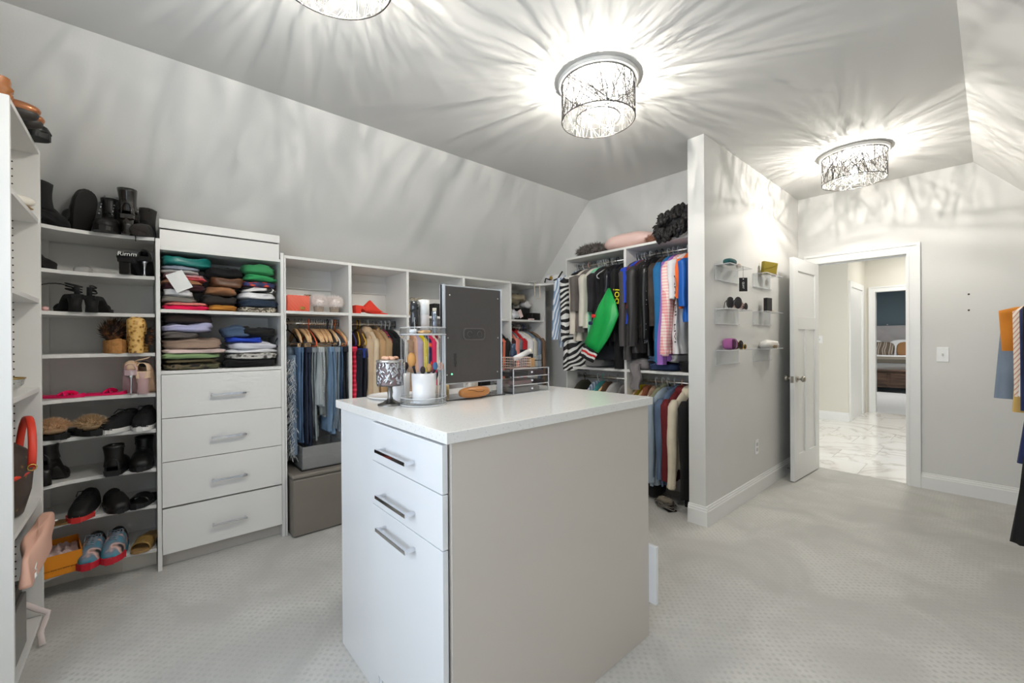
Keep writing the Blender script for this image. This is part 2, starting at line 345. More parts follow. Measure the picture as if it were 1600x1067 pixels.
S('trim_4', MB().box(BX0-.02, BX0, HB, HB+.12, 0, BZ+.02).box(BX1, BX1+.02, HB, HB+.12, 0, BZ+.02).box(BX0, BX1, HB, HB+.12, BZ, BZ+.02), TRIM)
base('baseboard_hall_left', -2.7, HY, HX, HY, 0, -1)
base('baseboard_hall_side', HX, HY-.017, HX, HY+.05, 1, 0)
# side door in the hall recess
mb = MB()
for a, b in ((8.30, 8.39), (9.25, 9.34)): mb.box(HX, HX+.022, a, b, 0, 2.11)
mb.box(HX, HX+.022, 8.30, 9.34, 2.11, 2.20); S('trim_5', mb, TRIM)
mb = MB().box(HX-.03, HX+.004, 8.39, 9.25, 0, 2.11); S('door_2', mb, TRIM, 'white closed door in the side of the hall')
MB().box(HX+.004, HX+.012, 8.40, 8.425, .02, 2.09).build('door_gap_shade', mat('gap_shade_and_edge', (70, 68, 66), .8), bpy.data.objects['door_2'])  # dark strip standing in for the shadow line between casing and door
def plate(name, label, loc, kind, rz=0):
    t = thing(name, label, kind, loc, rz)
    MB().box(-.036, .036, -.006, 0, -.06, .06).build('cover_plate', mat('plate_white', (240, 240, 238), .3), t, bev=.002)
    return t
t = plate('light_switch', 'white single toggle light switch right of the closet doorway', (-.271, YD, 1.154), 'light switch'); MB().box(-.005, .005, -.016, -.006, -.012, .010).build('toggle', mat('toggle_grey', (200, 198, 194), .4), t)
t = plate('light_switch', 'white light switch plate on the hall wall seen past the door', (-1.83, HY, 1.28), 'light switch'); MB().box(-.005, .005, -.016, -.006, -.012, .010).build('toggle', mat('toggle_grey', (200, 198, 194), .4), t)
t = plate('wall_outlet', 'white double power outlet low on the partition wall', (XP, 3.87, .388), 'outlet', R(90))
for dz in (-.022, .022): MB().box(-.016, .016, -.009, -.006, dz-.014, dz+.014).build('socket', mat('toggle_grey', (200, 198, 194), .4), t)
t = thing('door_stopper', 'small spring door stop low on the partition behind the door', 'door stop', (XP+.017, 4.62, .06)); MB().tube([(0, 0, 0), (.07, 0, 0)], .006).tube([(.07, 0, 0), (.082, 0, 0)], .009).build('rod', STEEL, t)
for z, w in ((1.649, 'upper'), (1.519, 'lower')):
    tag(MB().tube([(-.122, YD-.003, z), (-.122, YD+.001, z)], .007, 10).build('wall_anchor', mat('anchor_dark', (60, 56, 52), .6)), '%s of two small dark screw anchors in the wall above the switch' % w, 'screw anchor')
# bedroom seen through both doorways
S('floor_bedroom', MB().box(-4.5, 1.8, HB+.05, 15.7, -.1, 0), mat('bedroom_carpet', (186, 188, 190), .95, var=.05, vs=20), 'pale bedroom carpet')
S('wall_bedroom_back', MB().box(-4.5, 1.8, 15.6, 15.7, 0, 2.9), mat('teal_paint', (98, 116, 126), .8), 'dark teal bedroom wall')
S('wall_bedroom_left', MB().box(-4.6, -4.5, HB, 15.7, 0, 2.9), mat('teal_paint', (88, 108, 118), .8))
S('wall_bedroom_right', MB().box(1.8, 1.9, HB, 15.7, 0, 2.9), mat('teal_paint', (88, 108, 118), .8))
S('wall_bedroom_front', MB().box(-4.5, HX-.2, HB, HB+.12, 0, 2.9).box(1.7, 1.8, HB, HB+.12, 0, 2.9), HALLP)
S('ceiling_bedroom', MB().box(-4.6, 1.9, HB+.1, 15.7, 2.78, 2.88), mat('hall_ceiling', (238, 238, 235), .9))
bed = thing('bed', 'dark wooden bed with a grey tufted headboard in the bedroom beyond the hall', 'bed', (-1.9, 13.3, 0))
WOOD = ramp_mat('dark_wood', 'noise', [(.3, (58, 42, 34)), (.5, (78, 58, 46)), (.7, (98, 76, 60))], scale=3, rough=.5, stretch=(1, 1, 9), interp='LINEAR')
BW = 2.0
mb = MB().box(-1.0, 1.0, 0, .06, .12, .51); mb.build('footboard', WOOD, bed, bev=.005)
for xx in (-.92, -.3, .32): MB().box(xx, xx+.55, -.015, 0, .2, .46).build('footboard_panel', WOOD, bed, bev=.004)
MB().box(-1.04, 1.04, -.03, .09, .50, .54).build('footboard_cap', WOOD, bed, bev=.01)
for xx in (-1.0, .94): MB().box(xx, xx+.06, 0, 2.1, .2, .42).build('side_rail', WOOD, bed)
for xx in (-1.02, .93):
    for yy in (-.01, 2.1): MB().box(xx, xx+.09, yy, yy+.09, 0, .55).build('leg', WOOD, bed)
MB().ell((0, 1.1, .65), (.97, 1.03, .20), 24, 12, .35, .02).build('mattress', mat('bed_white', (236, 240, 244), .85), bed)
HB_ = mat('tufted_grey', (172, 170, 172), .8)
def hb(u, v):
    x = -1.02+2.04*u; z = .55+1.08*v; a = x*4.2; b = z*4.2
    d = -.03*abs(sin((a+b)*pi/2)*sin((a-b)*pi/2))**.5
    return (x, 2.18+d, z)
m2 = MB().grid(hb, 60, 34); m2.box(-1.04, 1.04, 2.17, 2.25, .2, 1.64); m2.build('headboard', HB_, bed)
for i in range(-4, 5):
    for j in range(5):
        if (i+j) % 2 == 0: MB().ell((i/4.2*1.0, 2.172, .715+j/4.2), (.018, .012, .018), 8, 6).build('button', HB_, bed)
tag(MB().prism([(13.340, .70), (13.340, .79), (13.40, .850), (13.395, .862), (13.328, .795), (13.328, .70)][::-1], -2.9, -.9, 'x').build('bed_throw', mat('taupe_throw', (92, 88, 80), .9), bev=.01), 'taupe throw folded across the foot of the bed', 'blanket')
pm = ramp_mat('swirl_pillow', 'wave', [(0, (96, 84, 72)), (.55, (206, 200, 188)), (.75, (120, 108, 96))], scale=2.5, dist=6, rough=.8)
for i, (xx, mm, lb) in enumerate(((-2.45, pm, 'taupe cushion with pale swirls on the left of the bed'), (-1.95, pm, 'taupe and cream swirl cushion in the middle of the bed'), (-1.42, mat('amber_cushion', (150, 112, 74), .8), 'amber brown cushion on the right of the bed'))):
    o = thing('cushion', lb, 'cushion', (xx, 15.05, 1.0), rot=(R(-18), 0, 0)); MB().ell((0, 0, 0), (.25, .07, .2), 18, 10, .6).build('cover', mm, o)
for xx, lb in ((-2.3, 'white bed pillow behind the swirl cushions'), (-1.5, 'white bed pillow behind the amber cushion')):
    o = thing('pillow', lb, 'pillow', (xx, 15.25, 1.02), rot=(R(-20), 0, 0)); MB().ell((0, 0, 0), (.36, .09, .24), 18, 10, .6).build('pillow_case', mat('bed_white', (236, 240, 244), .85), o)
# added fill lights that brighten the hall and bedroom, built as flush discs
for (p, pw), lb in zip(FILL_LIGHTS, ('added fill light, a flush white disc in the middle of the hall ceiling', 'added fill light, a flush white disc near the bedroom doorway', 'added fill light, a flush white disc on the bedroom ceiling')):
    t = thing('fill_disc', lb, 'ceiling lamp', (p[0], p[1], 2.78)); MB().lathe([(0, 0), (.17, 0), (.17, -.02), (.15, -.03), (0, -.03)][::-1], 24).build('fill_body', TRIM, t)
    a = area('fill_light', (0, 0, -.045), (0, 0, 0), .26, .26, pw, (1, .96, .9)); a.parent = t
# ================================================================ chandeliers
CRYS = mat('crystal_bead', (250, 250, 250), .1, trans=.75, ior=1.5)
BULBM = mat('bulb_glow', (255, 250, 240), .5, emit=BULB)
WIRE = mat('wire_silver', (84, 82, 80), .5, .5)
def chandelier(label, cx, cyy, sd):
    q = random.Random(sd); t = thing('drum_chandelier', label, 'chandelier', (cx, cyy, ZC), group='drum chandeliers')
    MB().lathe([(0, -.002), (.214, -.002), (.217, -.006), (.217, -.020), (.205, -.024), (0, -.024)][::-1], 48).build('ceiling_plate', mat('plate_silver', (240, 238, 234), .4), t)
    def drum(nm, r, z0_, z1_, n, wr):
        mb = MB()
        for i in range(n):
            a0 = q.random()*2*pi; sp = q.uniform(-1.3, 1.3) if q.random() < .62 else q.uniform(-.3, .3); za, zb = z0_, z1_
            if q.random() < .35: za = q.uniform(z1_+.06, z0_-.01); zb = max(z1_, za-q.uniform(.05, .13))
            pts = [(r*cos(a0+sp*k/7), r*sin(a0+sp*k/7), za+(zb-za)*k/7) for k in range(8)]
            mb.tube(pts, wr, 4, caps=False)
        mb.build(nm, WIRE, t)['kind'] = 'stuff'
    drum('wire_lattice', .197, -.025, -.218, 170, .0018)
    drum('inner_lattice', .118, -.055, -.205, 30, .0013)
    for nm, r, z, w in (('bottom_ring', .197, -.218, .003), ('top_ring', .197, -.027, .0025), ('inner_ring', .118, -.205, .0025)):
        MB().tube([(r*cos(2*pi*k/48), r*sin(2*pi*k/48), z) for k in range(48)], w, 6, True).build(nm, mat('ring_dark', (70, 68, 66), .3, .9), t)
    mb = MB()
    for i in range(7):
        a = q.random()*2*pi; rr = .016+.02*q.random(); z = -.04
        while z > -.17:
            mb.ell((rr*cos(a), rr*sin(a), z), (.0065, .0065, .009), 6, 4); z -= .021
    o = mb.build('crystal_strands', CRYS, t); o['kind'] = 'stuff'
    for k in range(4):
        a = pi/4+k*pi/2+sd*.3; c = (.066*cos(a), .066*sin(a), -.172)
        b = MB().ell(c, (.0032, .0032, .006), 8, 6).build('bulb', BULBM, t)
        MB().tube([(c[0], c[1], -.024), (c[0], c[1], -.165)], .0022, 8).build('bulb_holder', CHROME, t)
chandelier('drum chandelier nearest the camera, cut by the top edge of the photo', -1.42, .465, 1)
chandelier('drum chandelier in the middle of the ceiling over the white island', -1.42, 1.88, 2)
chandelier('drum chandelier farthest away, in front of the doorway', -.695, 4.1, 3)
# ================================================================ cabinets
def P_(name, parent, *b, m=WHITE, bev=.0012): return MB().box(*b).build(name, m, parent, bev=bev)
# corner shoe shelves
cu = thing('corner_shoe_shelf', 'white corner shoe shelving with curved shelf fronts left of the drawer cabinet', 'shelving', (0, 0, 0))
CP = [(-3.492, .046), (-3.12, .046), (-3.143, -.03), (-3.155, -.12), (-3.156, -.22), (-3.135, -.32), (-3.08, -.41), (-2.98, -.475), (-2.81, -.51), (-2.81, -.742), (-3.492, -.742)]
SHZ = [1.889, 1.669, 1.457, 1.237, 1.007, .805, .584, .376, .127]
for z in SHZ: MB().prism(CP[::-1], z-.019, z).build('shelf', WHITE, cu, bev=.001)
P_('back_panel', cu, -3.498, -3.492, -.742, .046, 0, 1.86); P_('back_panel', cu, -3.49, -2.81, -.748, -.742, 0, 1.86)
P_('corner_post', cu, -3.492, -3.47, -.50, -.40, 0, 1.87)
KP = [(-3.22, .046), (-3.23, -.1), (-3.30, -.26), (-3.30, -.40), (-3.30, -.742), (-3.315, -.742), (-3.315, -.26), (-3.25, -.1), (-3.24, .046)]
MB().prism(KP, 0, .108).build('toe_kick', mat('kick_white', (214, 208, 198), .5), cu)
# drawer cabinet
dc = thing('drawer_cabinet', 'tall white cabinet with four drawers under two open cubbies of folded clothes', 'cabinet', (0, 0, 0))
DY0, DY1, DXF = .050, .700, -3.10
P_('side_panel', dc, -3.492, DXF, DY0, DY0+.019, 0, 1.884); P_('side_panel', dc, -3.492, DXF, DY1-.019, DY1, 0, 1.884)
P_('back_panel', dc, -3.497, -3.490, DY0+.019, DY1-.019, 0, 1.86)
for z in (1.842, 1.485, 1.132): P_('shelf', dc, -3.49, DXF-.004, DY0+.019, DY1-.019, z-.019, z)
P_('toe_kick', dc, -3.18, -3.165, DY0+.019, DY1-.019, 0, .085, m=mat('kick_grey', (196, 190, 182), .5))
Z = [1.111, .860, .611, .346, .085]
for i in range(4):
    d = P_('drawer', dc, DXF-.018, DXF+.006, DY0+.021, DY1-.021, Z[i+1]+(.009 if i == 2 else .003), Z[i]-.001)
    P_('drawer_box', d, -3.47, DXF-.019, DY0+.03, DY1-.03, Z[i+1]+.03, Z[i]-.05)
    zz = (.981, .722, .467, .199)[i]; h = MB(); h.box(DXF+.030, DXF+.040, .298, .478, zz-.006, zz+.006, .001)
    for yy in (.306, .470): h.box(DXF+.006, DXF+.032, yy-.005, yy+.005, zz-.005, zz+.005)
    h.build('handle', CHROME, d)
wb = thing('storage_box', 'flat white lidded box lying on top of the tall drawer cabinet', 'box', (-3.235, .372, 1.842))
MB().box(-.125, .125, -.304, .304, 0, .098).build('box_body', WHITE, wb, bev=.002); MB().box(-.118, .118, -.297, .297, .098, .106).build('gap_shade', mat('gap_shade_and_edge', (70, 68, 66), .8), wb); MB().box(-.125, .128, -.306, .306, .106, .155).build('lid', WHITE, wb, bev=.002)  # shade of the gap under the lid painted as a dark strip
# hanging units of the left wall
ROD = mat('rod_steel', (222, 216, 205), .22, .9)
BAYS = [(.702, 1.138, 'beside the drawer cabinet, hung with jeans'), (1.138, 1.600, 'with the red mule on its shelf'), (1.600, 2.148, 'behind the clear cosmetics organizer'), (2.148, 2.700, 'half hidden behind the tabletop mirror')]
XF = -3.10
for a, b, lb in BAYS:
    u = thing('hanging_unit', 'white open hanging unit '+lb, 'shelving')
    P_('side_panel', u, -3.492, XF, a, a+.011, 0, 1.852); P_('side_panel', u, -3.492, XF, b-.011, b, 0, 1.852)
    P_('top', u, -3.492, XF, a, b, 1.852, 1.871); P_('shelf', u, -3.492, XF-.002, a+.011, b-.011, 1.484, 1.503)
    P_('back_panel', u, -3.499, -3.492, a, b, .9, 1.86); P_('cleat', u, -3.492, -3.474, a+.011, b-.011, 1.695, 1.79)
    P_('bracket', u, -3.40, -3.385, a+.011, a+.016, 1.47, 1.484)
    MB().tube([(-3.30, a+.011, 1.428), (-3.30, b-.011, 1.428)], .0135, 14).build('hanging_rod', ROD, u)
    for yy in (a+.011, b-.017): MB().box(-3.318, -3.282, yy, yy+.006, 1.405, 1.462).build('rod_bracket', STEEL, u)
co = thing('corner_shelf_unit', 'white corner unit with a curved top shelf where the two closet walls meet', 'shelving')
TP = [(-3.492, 2.712), (-3.10, 2.712), (-3.10, 2.90), (-3.075, 2.99), (-3.02, 3.05), (-2.93, 3.085), (-2.715, 3.09), (-2.715, 3.42), (-3.492, 3.42)]
MB().prism(TP, 1.852, 1.871).build('top', WHITE, co, bev=.001)
P_('side_panel', co, -3.492, XF, 2.701, 2.712, 0, 1.852); P_('side_panel', co, -3.492, -3.09, 3.16, 3.178, 0, 1.852)
P_('shelf', co, -3.492, XF-.002, 2.712, 3.16, 1.484, 1.503); P_('back_panel', co, -3.499, -3.492, 2.70, 3.42, .9, 1.86)
MB().tube([(-3.30, 2.712, 1.428), (-3.30, 3.16, 1.428)], .0135, 14).build('hanging_rod', ROD, co)
# double-hang units of the back wall
for a, b, lb in ((-2.712, -2.047, 'left of the two double-hang units on the back wall'), (-2.047, -1.426, 'right of the two double-hang units, against the partition')):
    u = thing('double_hang_unit', 'white double-hang unit, '+lb, 'shelving')
    P_('side_panel', u, a, a+.012, 3.07, 3.42, 0, 2.062); P_('side_panel', u, b-.012, b, 3.07, 3.42, 0, 2.062)
    P_('top', u, a, b, 3.07, 3.42, 2.062, 2.082); P_('shelf', u, a+.012, b-.012, 3.072, 3.42, 1.022, 1.043)
    P_('back_panel', u, a, b, 3.42, 3.426, 0, 2.07)
    for z in (2.012, .945):
        MB().tube([(a+.012, 3.24, z), (b-.012, 3.24, z)], .0135, 14).build('hanging_rod', ROD, u)
        for xx in (a+.012, b-.018): MB().box(xx, xx+.006, 3.222, 3.258, z-.022, z+.03).build('rod_bracket', STEEL, u)
# near unit
nu_ = thing('tall_shelf_unit', 'tall white shelf unit at the left edge of the photo holding bags', 'shelving')
P_('side_panel', nu_, -2.80, -2.781, -.742, -.345, 0, 2.15); P_('side_panel', nu_, -2.245, -2.226, -.742, -.345, 0, 2.15)
P_('back_panel', nu_, -2.80, -2.226, -.748, -.742, 0, 2.15); P_('top', nu_, -2.781, -2.245, -.742, -.346, 2.131, 2.15)
for z in (1.845, 1.492, 1.100, .615, .09): P_('shelf', nu_, -2.781, -2.245, -.742, -.350, z-.019, z)
P_('toe_kick', nu_, -2.781, -2.245, -.40, -.385, 0, .071)
mb = MB(); z = .16
while z < 2.1: mb.tube([(-2.7815, -.425, z), (-2.7803, -.425, z)], .0032, 8); z += .032
mb.build('shelf_pin_holes', mat('pin_hole', (48, 44, 40), .7), nu_)['kind'] = 'stuff'
# island
COUNTER = ramp_mat('quartz', 'voronoi', [(0, (150, 144, 138)), (.10, (205, 203, 200)), (.16, (233, 231, 227)), (.5, (236, 234, 230))], scale=95, rough=.12, interp='LINEAR')
isl = thing('island_cabinet', 'white closet island with two drawers and a door under a pale quartz top', 'cabinet')
IX0, IX1, IY0, IY1 = -1.856, -.975, .616, 1.670
MB().box(IX0, IX1, IY0, IY1, 1.012, 1.0446).build('countertop', COUNTER, isl, bev=.002)
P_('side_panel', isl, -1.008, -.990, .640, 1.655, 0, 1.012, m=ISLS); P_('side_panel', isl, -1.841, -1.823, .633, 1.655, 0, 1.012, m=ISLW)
P_('filler_panel', isl, -1.823, -1.476, .633, .651, 0, 1.012, m=ISLW); P_('divider_panel', isl, -1.476, -1.460, .640, 1.60, 0, 1.012, m=ISLW)
P_('carcass', isl, -1.456, -1.012, .655, 1.64, .09, 1.012, m=ISLW); P_('toe_kick', isl, -1.46, -1.008, .69, .705, 0, .12, m=mat('kick_grey', (196, 190, 182), .5))
P_('back_panel', isl, -1.823, -1.008, 1.640, 1.652, 0, 1.012, m=ISLW)
for z0_, z1_, zh, nm in ((.870, 1.006, .927, 'drawer'), (.7145, .867, .772, 'drawer'), (.115, .7115, .662, 'door')):
    d = P_(nm, isl, -1.472, -.996, .614, .632, z0_, z1_, m=ISLW, bev=.0015)
    h = MB().box(-1.366, -1.150, .578, .588, zh-.006, zh+.006, .001)
    for xx in (-1.358, -1.158): h.box(xx-.005, xx+.005, .586, .614, zh-.005, zh+.005)
    h.build('handle', CHROME, d)
P_('drawer', isl, -1.45, -.956, 1.656, 1.674, .145, .396, m=ISLW)
# right wall unit
ru = thing('wall_hanging_unit', 'white hanging unit along the right wall, mostly outside the photo', 'shelving')
for yy in (2.55, 4.45): P_('side_panel', ru, .40, .745, yy, yy+.019, 0, 1.66)
P_('shelf', ru, .40, .745, 2.55, 4.469, 1.64, 1.659)
MB().tube([(.43, 2.57, 1.60), (.43, 4.45, 1.60)], .0135, 14).build('hanging_rod', ROD, ru)
# ================================================================ cloth materials
def denim(n, c, v=.28): return mat('denim_'+n, c, .85, var=v, vs=9, stretch=(1, 1, .25), bump=.35, bs=350)
def cloth(n, c, v=.08, b=.25, sh=.2, r=.85): return mat('cloth_'+n, c, r, var=v, vs=10, bump=b, bs=180, sheen=sh)
ZEBRA = ramp_mat('zebra_print', 'wave', [(0, (28, 27, 28)), (.55, (232, 230, 226))], scale=6, dist=15, rot=(0, R(70), R(20)), rough=.7, detail=1.5)
SNAKE = ramp_mat('snake_print', 'voronoi', [(0, (52, 46, 40)), (.28, (150, 140, 124)), (.42, (206, 198, 178)), (.6, (90, 80, 66))], scale=42, rough=.6)
SNAKEG = ramp_mat('grey_snake_print', 'voronoi', [(0, (44, 42, 40)), (.3, (120, 116, 110)), (.5, (196, 192, 184))], scale=38, rough=.6)
CAMO = ramp_mat('camouflage', 'noise', [(0, (48, 44, 36)), (.42, (84, 82, 58)), (.52, (120, 104, 78)), (.6, (40, 38, 34))], scale=14, rough=.85)
FLORAL = ramp_mat('floral_print', 'voronoi', [(0, (236, 120, 60)), (.25, (206, 60, 60)), (.4, (52, 60, 110)), (.6, (40, 44, 78))], scale=22, rough=.8)
PLAIDP = plaid_mat('pink_plaid', (248, 226, 218), (232, 150, 152), 42)
PLAIDR = plaid_mat('red_navy_plaid', (168, 34, 40), (34, 44, 84), 40)
STRIPE = ramp_mat('blue_stripe', 'wave', [(0, (226, 232, 240)), (.5, (132, 158, 190))], scale=11, dist=4, rot=(0, R(15), 0), rough=.8)
LEATH = mat('black_leather', (16, 15, 15), .35, bump=.25, bs=60)
SHINY = mat('black_patent', (18, 17, 17), .12, coat=.6)
PLAST = lambda n, c: mat('plastic_'+n, c, .35)
WOODH = ramp_mat('hanger_wood', 'noise', [(.3, (206, 160, 112)), (.7, (232, 194, 148))], scale=5, rough=.4, stretch=(1, 1, 8), interp='LINEAR')
VELV = {}
# ================================================================ garments
BK = [.76]
def cross(mb, rows, n=30, folds=7, amp=.010, ph=0., caps=True):
    """closed cloth tube; rows = (cx, cy, z, half width, half thickness, fold amount)"""
    st = len(mb.v)
    for (cx, cyy, z, a, b, f) in rows:
        for k in range(n):
            t = 2*pi*k/n; x = math.copysign(abs(cos(t))**.8, cos(t)); y = math.copysign(abs(sin(t))**.75, sin(t))
            w = amp*f*sin(folds*t+ph+z*2.5)+amp*.5*f*sin((folds*2+1)*t+ph*2-z*4)
            e = (noise.noise(Vector((cx+x*a*7, y*3+ph, z*6)))*1.5+noise.noise(Vector((x*a*18+ph, y*3, z*14)))*.7)*amp*min(f, 1)
            X = cx+x*(a+w*.5); X = X*BK[0] if X < 0 else X
            mb.v.append((X, cyy+y*b+(w+e)*(1 if y >= 0 else -1)*min(1, abs(y)*1.6), z))
    m = len(rows); fs = []
    for i in range(m-1):
        for k in range(n): fs.append((st+i*n+k, st+i*n+(k+1) % n, st+(i+1)*n+(k+1) % n, st+(i+1)*n+k))
    if caps: fs.append(tuple(st+k for k in range(n))[::-1])
    mb.f += fs; mb.sm += [True]*len(fs); return mb
def hanger(kind, cname, label, loc, rz, parent_w=.21, group=None, drop=0.):
    cols = {'wood': WOODH, 'black': mat('velvet_black', (26, 25, 26), .8, sheen=.4), 'white': PLAST('white', (240, 240, 238)), 'orange': mat('velvet_orange', (232, 100, 64), .7, sheen=.3), 'red': PLAST('red', (214, 52, 50)),
            'yellow': PLAST('yellow', (226, 178, 60)), 'blue': PLAST('blue', (52, 56, 130)), 'clear': ACRE, 'pink': PLAST('pale_pink', (240, 196, 178)), 'teal': PLAST('teal', (110, 196, 190)), 'grey': PLAST('grey', (176, 172, 166)), 'rust': mat('velvet_rust', (214, 112, 50), .7, sheen=.3)}
    m = cols[cname]; t = thing('clothes_hanger', label, 'hanger', loc, rz, group)
    hk = [(.016*cos(a), 0, .0165*sin(a)) for a in [R(x) for x in range(-30, 181, 30)]]
    hk = [(-.016, 0, .0)]+hk[::-1] if False else hk[::-1]
    hook = MB().tube([(p[0], 0, p[2]+.003) for p in hk]+[(.012, 0, -.02), (0, 0, -.035), (0, 0, -.062)], .0022 if kind == 'wood' else .0035, 6)
    hook.build('hook', STEEL if kind == 'wood' else m, t)
    w = parent_w
    if kind == 'wood':
        pts = [(-w, 0, -.150), (-w*.8, 0, -.118), (-w*.5, 0, -.088), (-w*.2, 0, -.066), (0, 0, -.060), (w*.2, 0, -.066), (w*.5, 0, -.088), (w*.8, 0, -.118), (w, 0, -.150)]
        MB().tube(pts, [.008, .012, .013, .012, .012, .012, .013, .012, .008], 8, flat=.75).build('arms', m, t)
        MB().tube([(-w*.9, 0, -.168), (w*.9, 0, -.168)], .0045, 6).build('bar', STEEL, t)
        for s_ in (-1, 1): MB().box(s_*w*.62-.012, s_*w*.62+.012, -.009, .009, -.198, -.158).build('clip', m, t)
    else:
        v = w*.9
        MB().tube([(-v, 0, -.152), (-v*.85, 0, -.128), (-v*.5, 0, -.092), (0, 0, -.060), (w*.5, 0, -.092), (w*.85, 0, -.128), (w, 0, -.152), (w*.98, 0, -.172), (w*.9, 0, -.178), (-v*.9, 0, -.178), (-v*.98, 0, -.172)], .0045, 6, closed=True).build('arms', m, t)
    return t
def top(name, label, m, loc, rz, L=.72, w=.20, t=.030, sl=.50, slm=None, cuff=None, puff=0, flare=0., amp=1., tw=0., cat=None, collar=None, sfw=0., hood=False, slw=.052, hem=None):
    """a hanging shirt, sweater, jacket or dress; local +x is the edge that faces the room"""
    o = thing(name, label, cat or name.replace('_', ' '), loc, rz+tw)
    ph = rnd.random()*6; n = 26; rows = []
    for i in range(n+1):
        u = i/n; z = -.052-u*(L-.052)
        if z > -.16: a = .050+(w-.050)*min(1, ((-.052-z)/.108))**.62; b = .020+.012*min(1, (-.052-z)/.1)
        else: a = w*(1-.04*sin((u)*pi))+flare*max(0, u-.2); b = t
        b = b*(1+.35*u)
        if puff: b = b+puff*abs(sin(u*L/.085*pi/1.0)); a = a+puff*.6*abs(sin(u*L/.085*pi))
        rows.append((0, 0, z, a, b, amp*min(1, max(0, u*1.6-.1))))
    body = cross(MB(), rows, 36, rnd.choice((5, 6, 7)), .014, ph); body.build('body', m, o)
    sm_ = slm or m
    if sl > 0:
        for s_ in (-1, 1):
            r2 = []
            k = 14; lean = sfw if s_ > 0 else 0
            for i in range(k+1):
                u = i/k; z = -.125-u*sl
                a = slw*(1-.38*u); b = .036*(1-.25*u)
                if puff: b += puff*.8*abs(sin(u*sl/.085*pi)); a += puff*.8*abs(sin(u*sl/.085*pi))
                if i == 0: a, b = .02, .018
                r2.append((s_*(w-.02+.018*u)+lean*u, -.012+.004*sin(u*7+ph), z, a, b, amp*.5))
            sv = cross(MB(), r2, 18, 4, .008, ph+s_).build('sleeve', sm_, o)
            if cuff and s_*1 > 0 or cuff:
                z = -.125-sl; x = s_*(w-.002)+lean
                MB().tube([(x, -.01, z+.035), (x, -.01, z-.012)], [.030, .027], 14, flat=.8).build('cuff', cuff, sv)
    if collar:
        MB().tube([(-.055, 0, -.075), (-.045, -.028, -.058), (0, -.036, -.066), (.045, -.028, -.058), (.055, 0, -.075), (.045, .028, -.045), (0, .034, -.035), (-.045, .028, -.045)], .013, 8, closed=True).build('collar', collar, o)
    if hem: MB().tube([(-w-flare*.8, 0, -L+.02), (w+flare*.8, 0, -L+.02)], .02, 8, flat=1).build('hem_band', hem, o)
    if hood: MB().ell((0, .01, -.085), (.10, .045, .06), 14, 8, .8, .012).build('hood', m, o)
    return o
def trousers(label, m, loc, rz, L=.62, w=.11, t=.020, z0=-.19, amp=1., tw=0., flare=0., name='jeans', band=None, shift=0.):
    o = thing(name, label, 'trousers' if name != 'skirt' else 'skirt', loc, rz+tw); ph = rnd.random()*6
    for j, sgn in enumerate((-1, 1)):
        rows = []
        for i in range(19):
            u = i/18; z = z0-u*L*(1 if j else .965); a = w*(1+.10*sin(u*pi*.8))*(1-.18*u)+flare*u
            rows.append((shift*u+.012*sin(u*5+ph), sgn*t*.85, z, a, t*(.75+.35*u), amp*min(1, .15+u)))
        cross(MB(), rows, 26, 5, .012, ph+j).build('trouser_leg', m, o)
    MB().box(-w*.99, w*.99, -t*1.7, t*1.7, z0-.035, z0+.006).build('waistband', band or m, o, bev=.008)
    return o
def RL(y): return (-3.30, y, 1.4415)          # left-wall rod
# --- bay 1: jeans
def jean(y, label, m, hk='wood', hc='wood', hl=None, rod=RL, rz=0., **k):
    dx = k.pop('dx', 0.); q = rod(y); tw = k.get('tw', 0.)
    trousers(label, m, (q[0]+dx, q[1], q[2]), rz, **k)
    hanger(hk, hc, hl or '%s hanger holding the %s' % (('wooden' if hk == 'wood' else hc+' plastic'), label.split(' ', 1)[1] if False else label), (q[0], q[1], q[2]), rz+tw, .19)
fr = thing('fringed_skirt', 'long blue denim skirt with shredded white fringe nearest the drawer cabinet', 'skirt', (-3.27, .768, 1.4415))
rows = [(0, 0, -.24-u/16*.68, .115+.03*u/16, .026, .7) for u in range(17)]
cross(MB(), rows, 26, 5, .008, 1.).build('denim_layer', denim('fringe', (104, 120, 138)), fr)
q = random.Random(3); mb = MB()
for i in range(520):
    a = q.uniform(-pi*.95, pi*.3); z = -.25-q.random()*.66; x = (.118+.03*(-z-.25))*cos(a); y = .03*sin(a)
    p = Vector((x, y, z)); d = Vector((q.uniform(-.5, .8), q.uniform(-1, .2), -1)).normalized(); l = q.uniform(.025, .075)
    mb.tube([p, p+d*l*.5+Vector((q.uniform(-.012, .012), -.008, 0)), p+d*l], .0014, 3, caps=False)
mb.build('fringe', mat('fringe_thread', (206, 208, 208), .9), fr)['kind'] = 'stuff'
MB().ell((-.01, 0, -.225), (.08, .03, .045), 14, 8, .8, .01).build('rolled_waist', denim('roll', (96, 112, 128)), fr)
hanger('plastic', 'black', 'black plastic hanger holding the fringed skirt, first on the left rod', RL(.768), R(-40), .17)
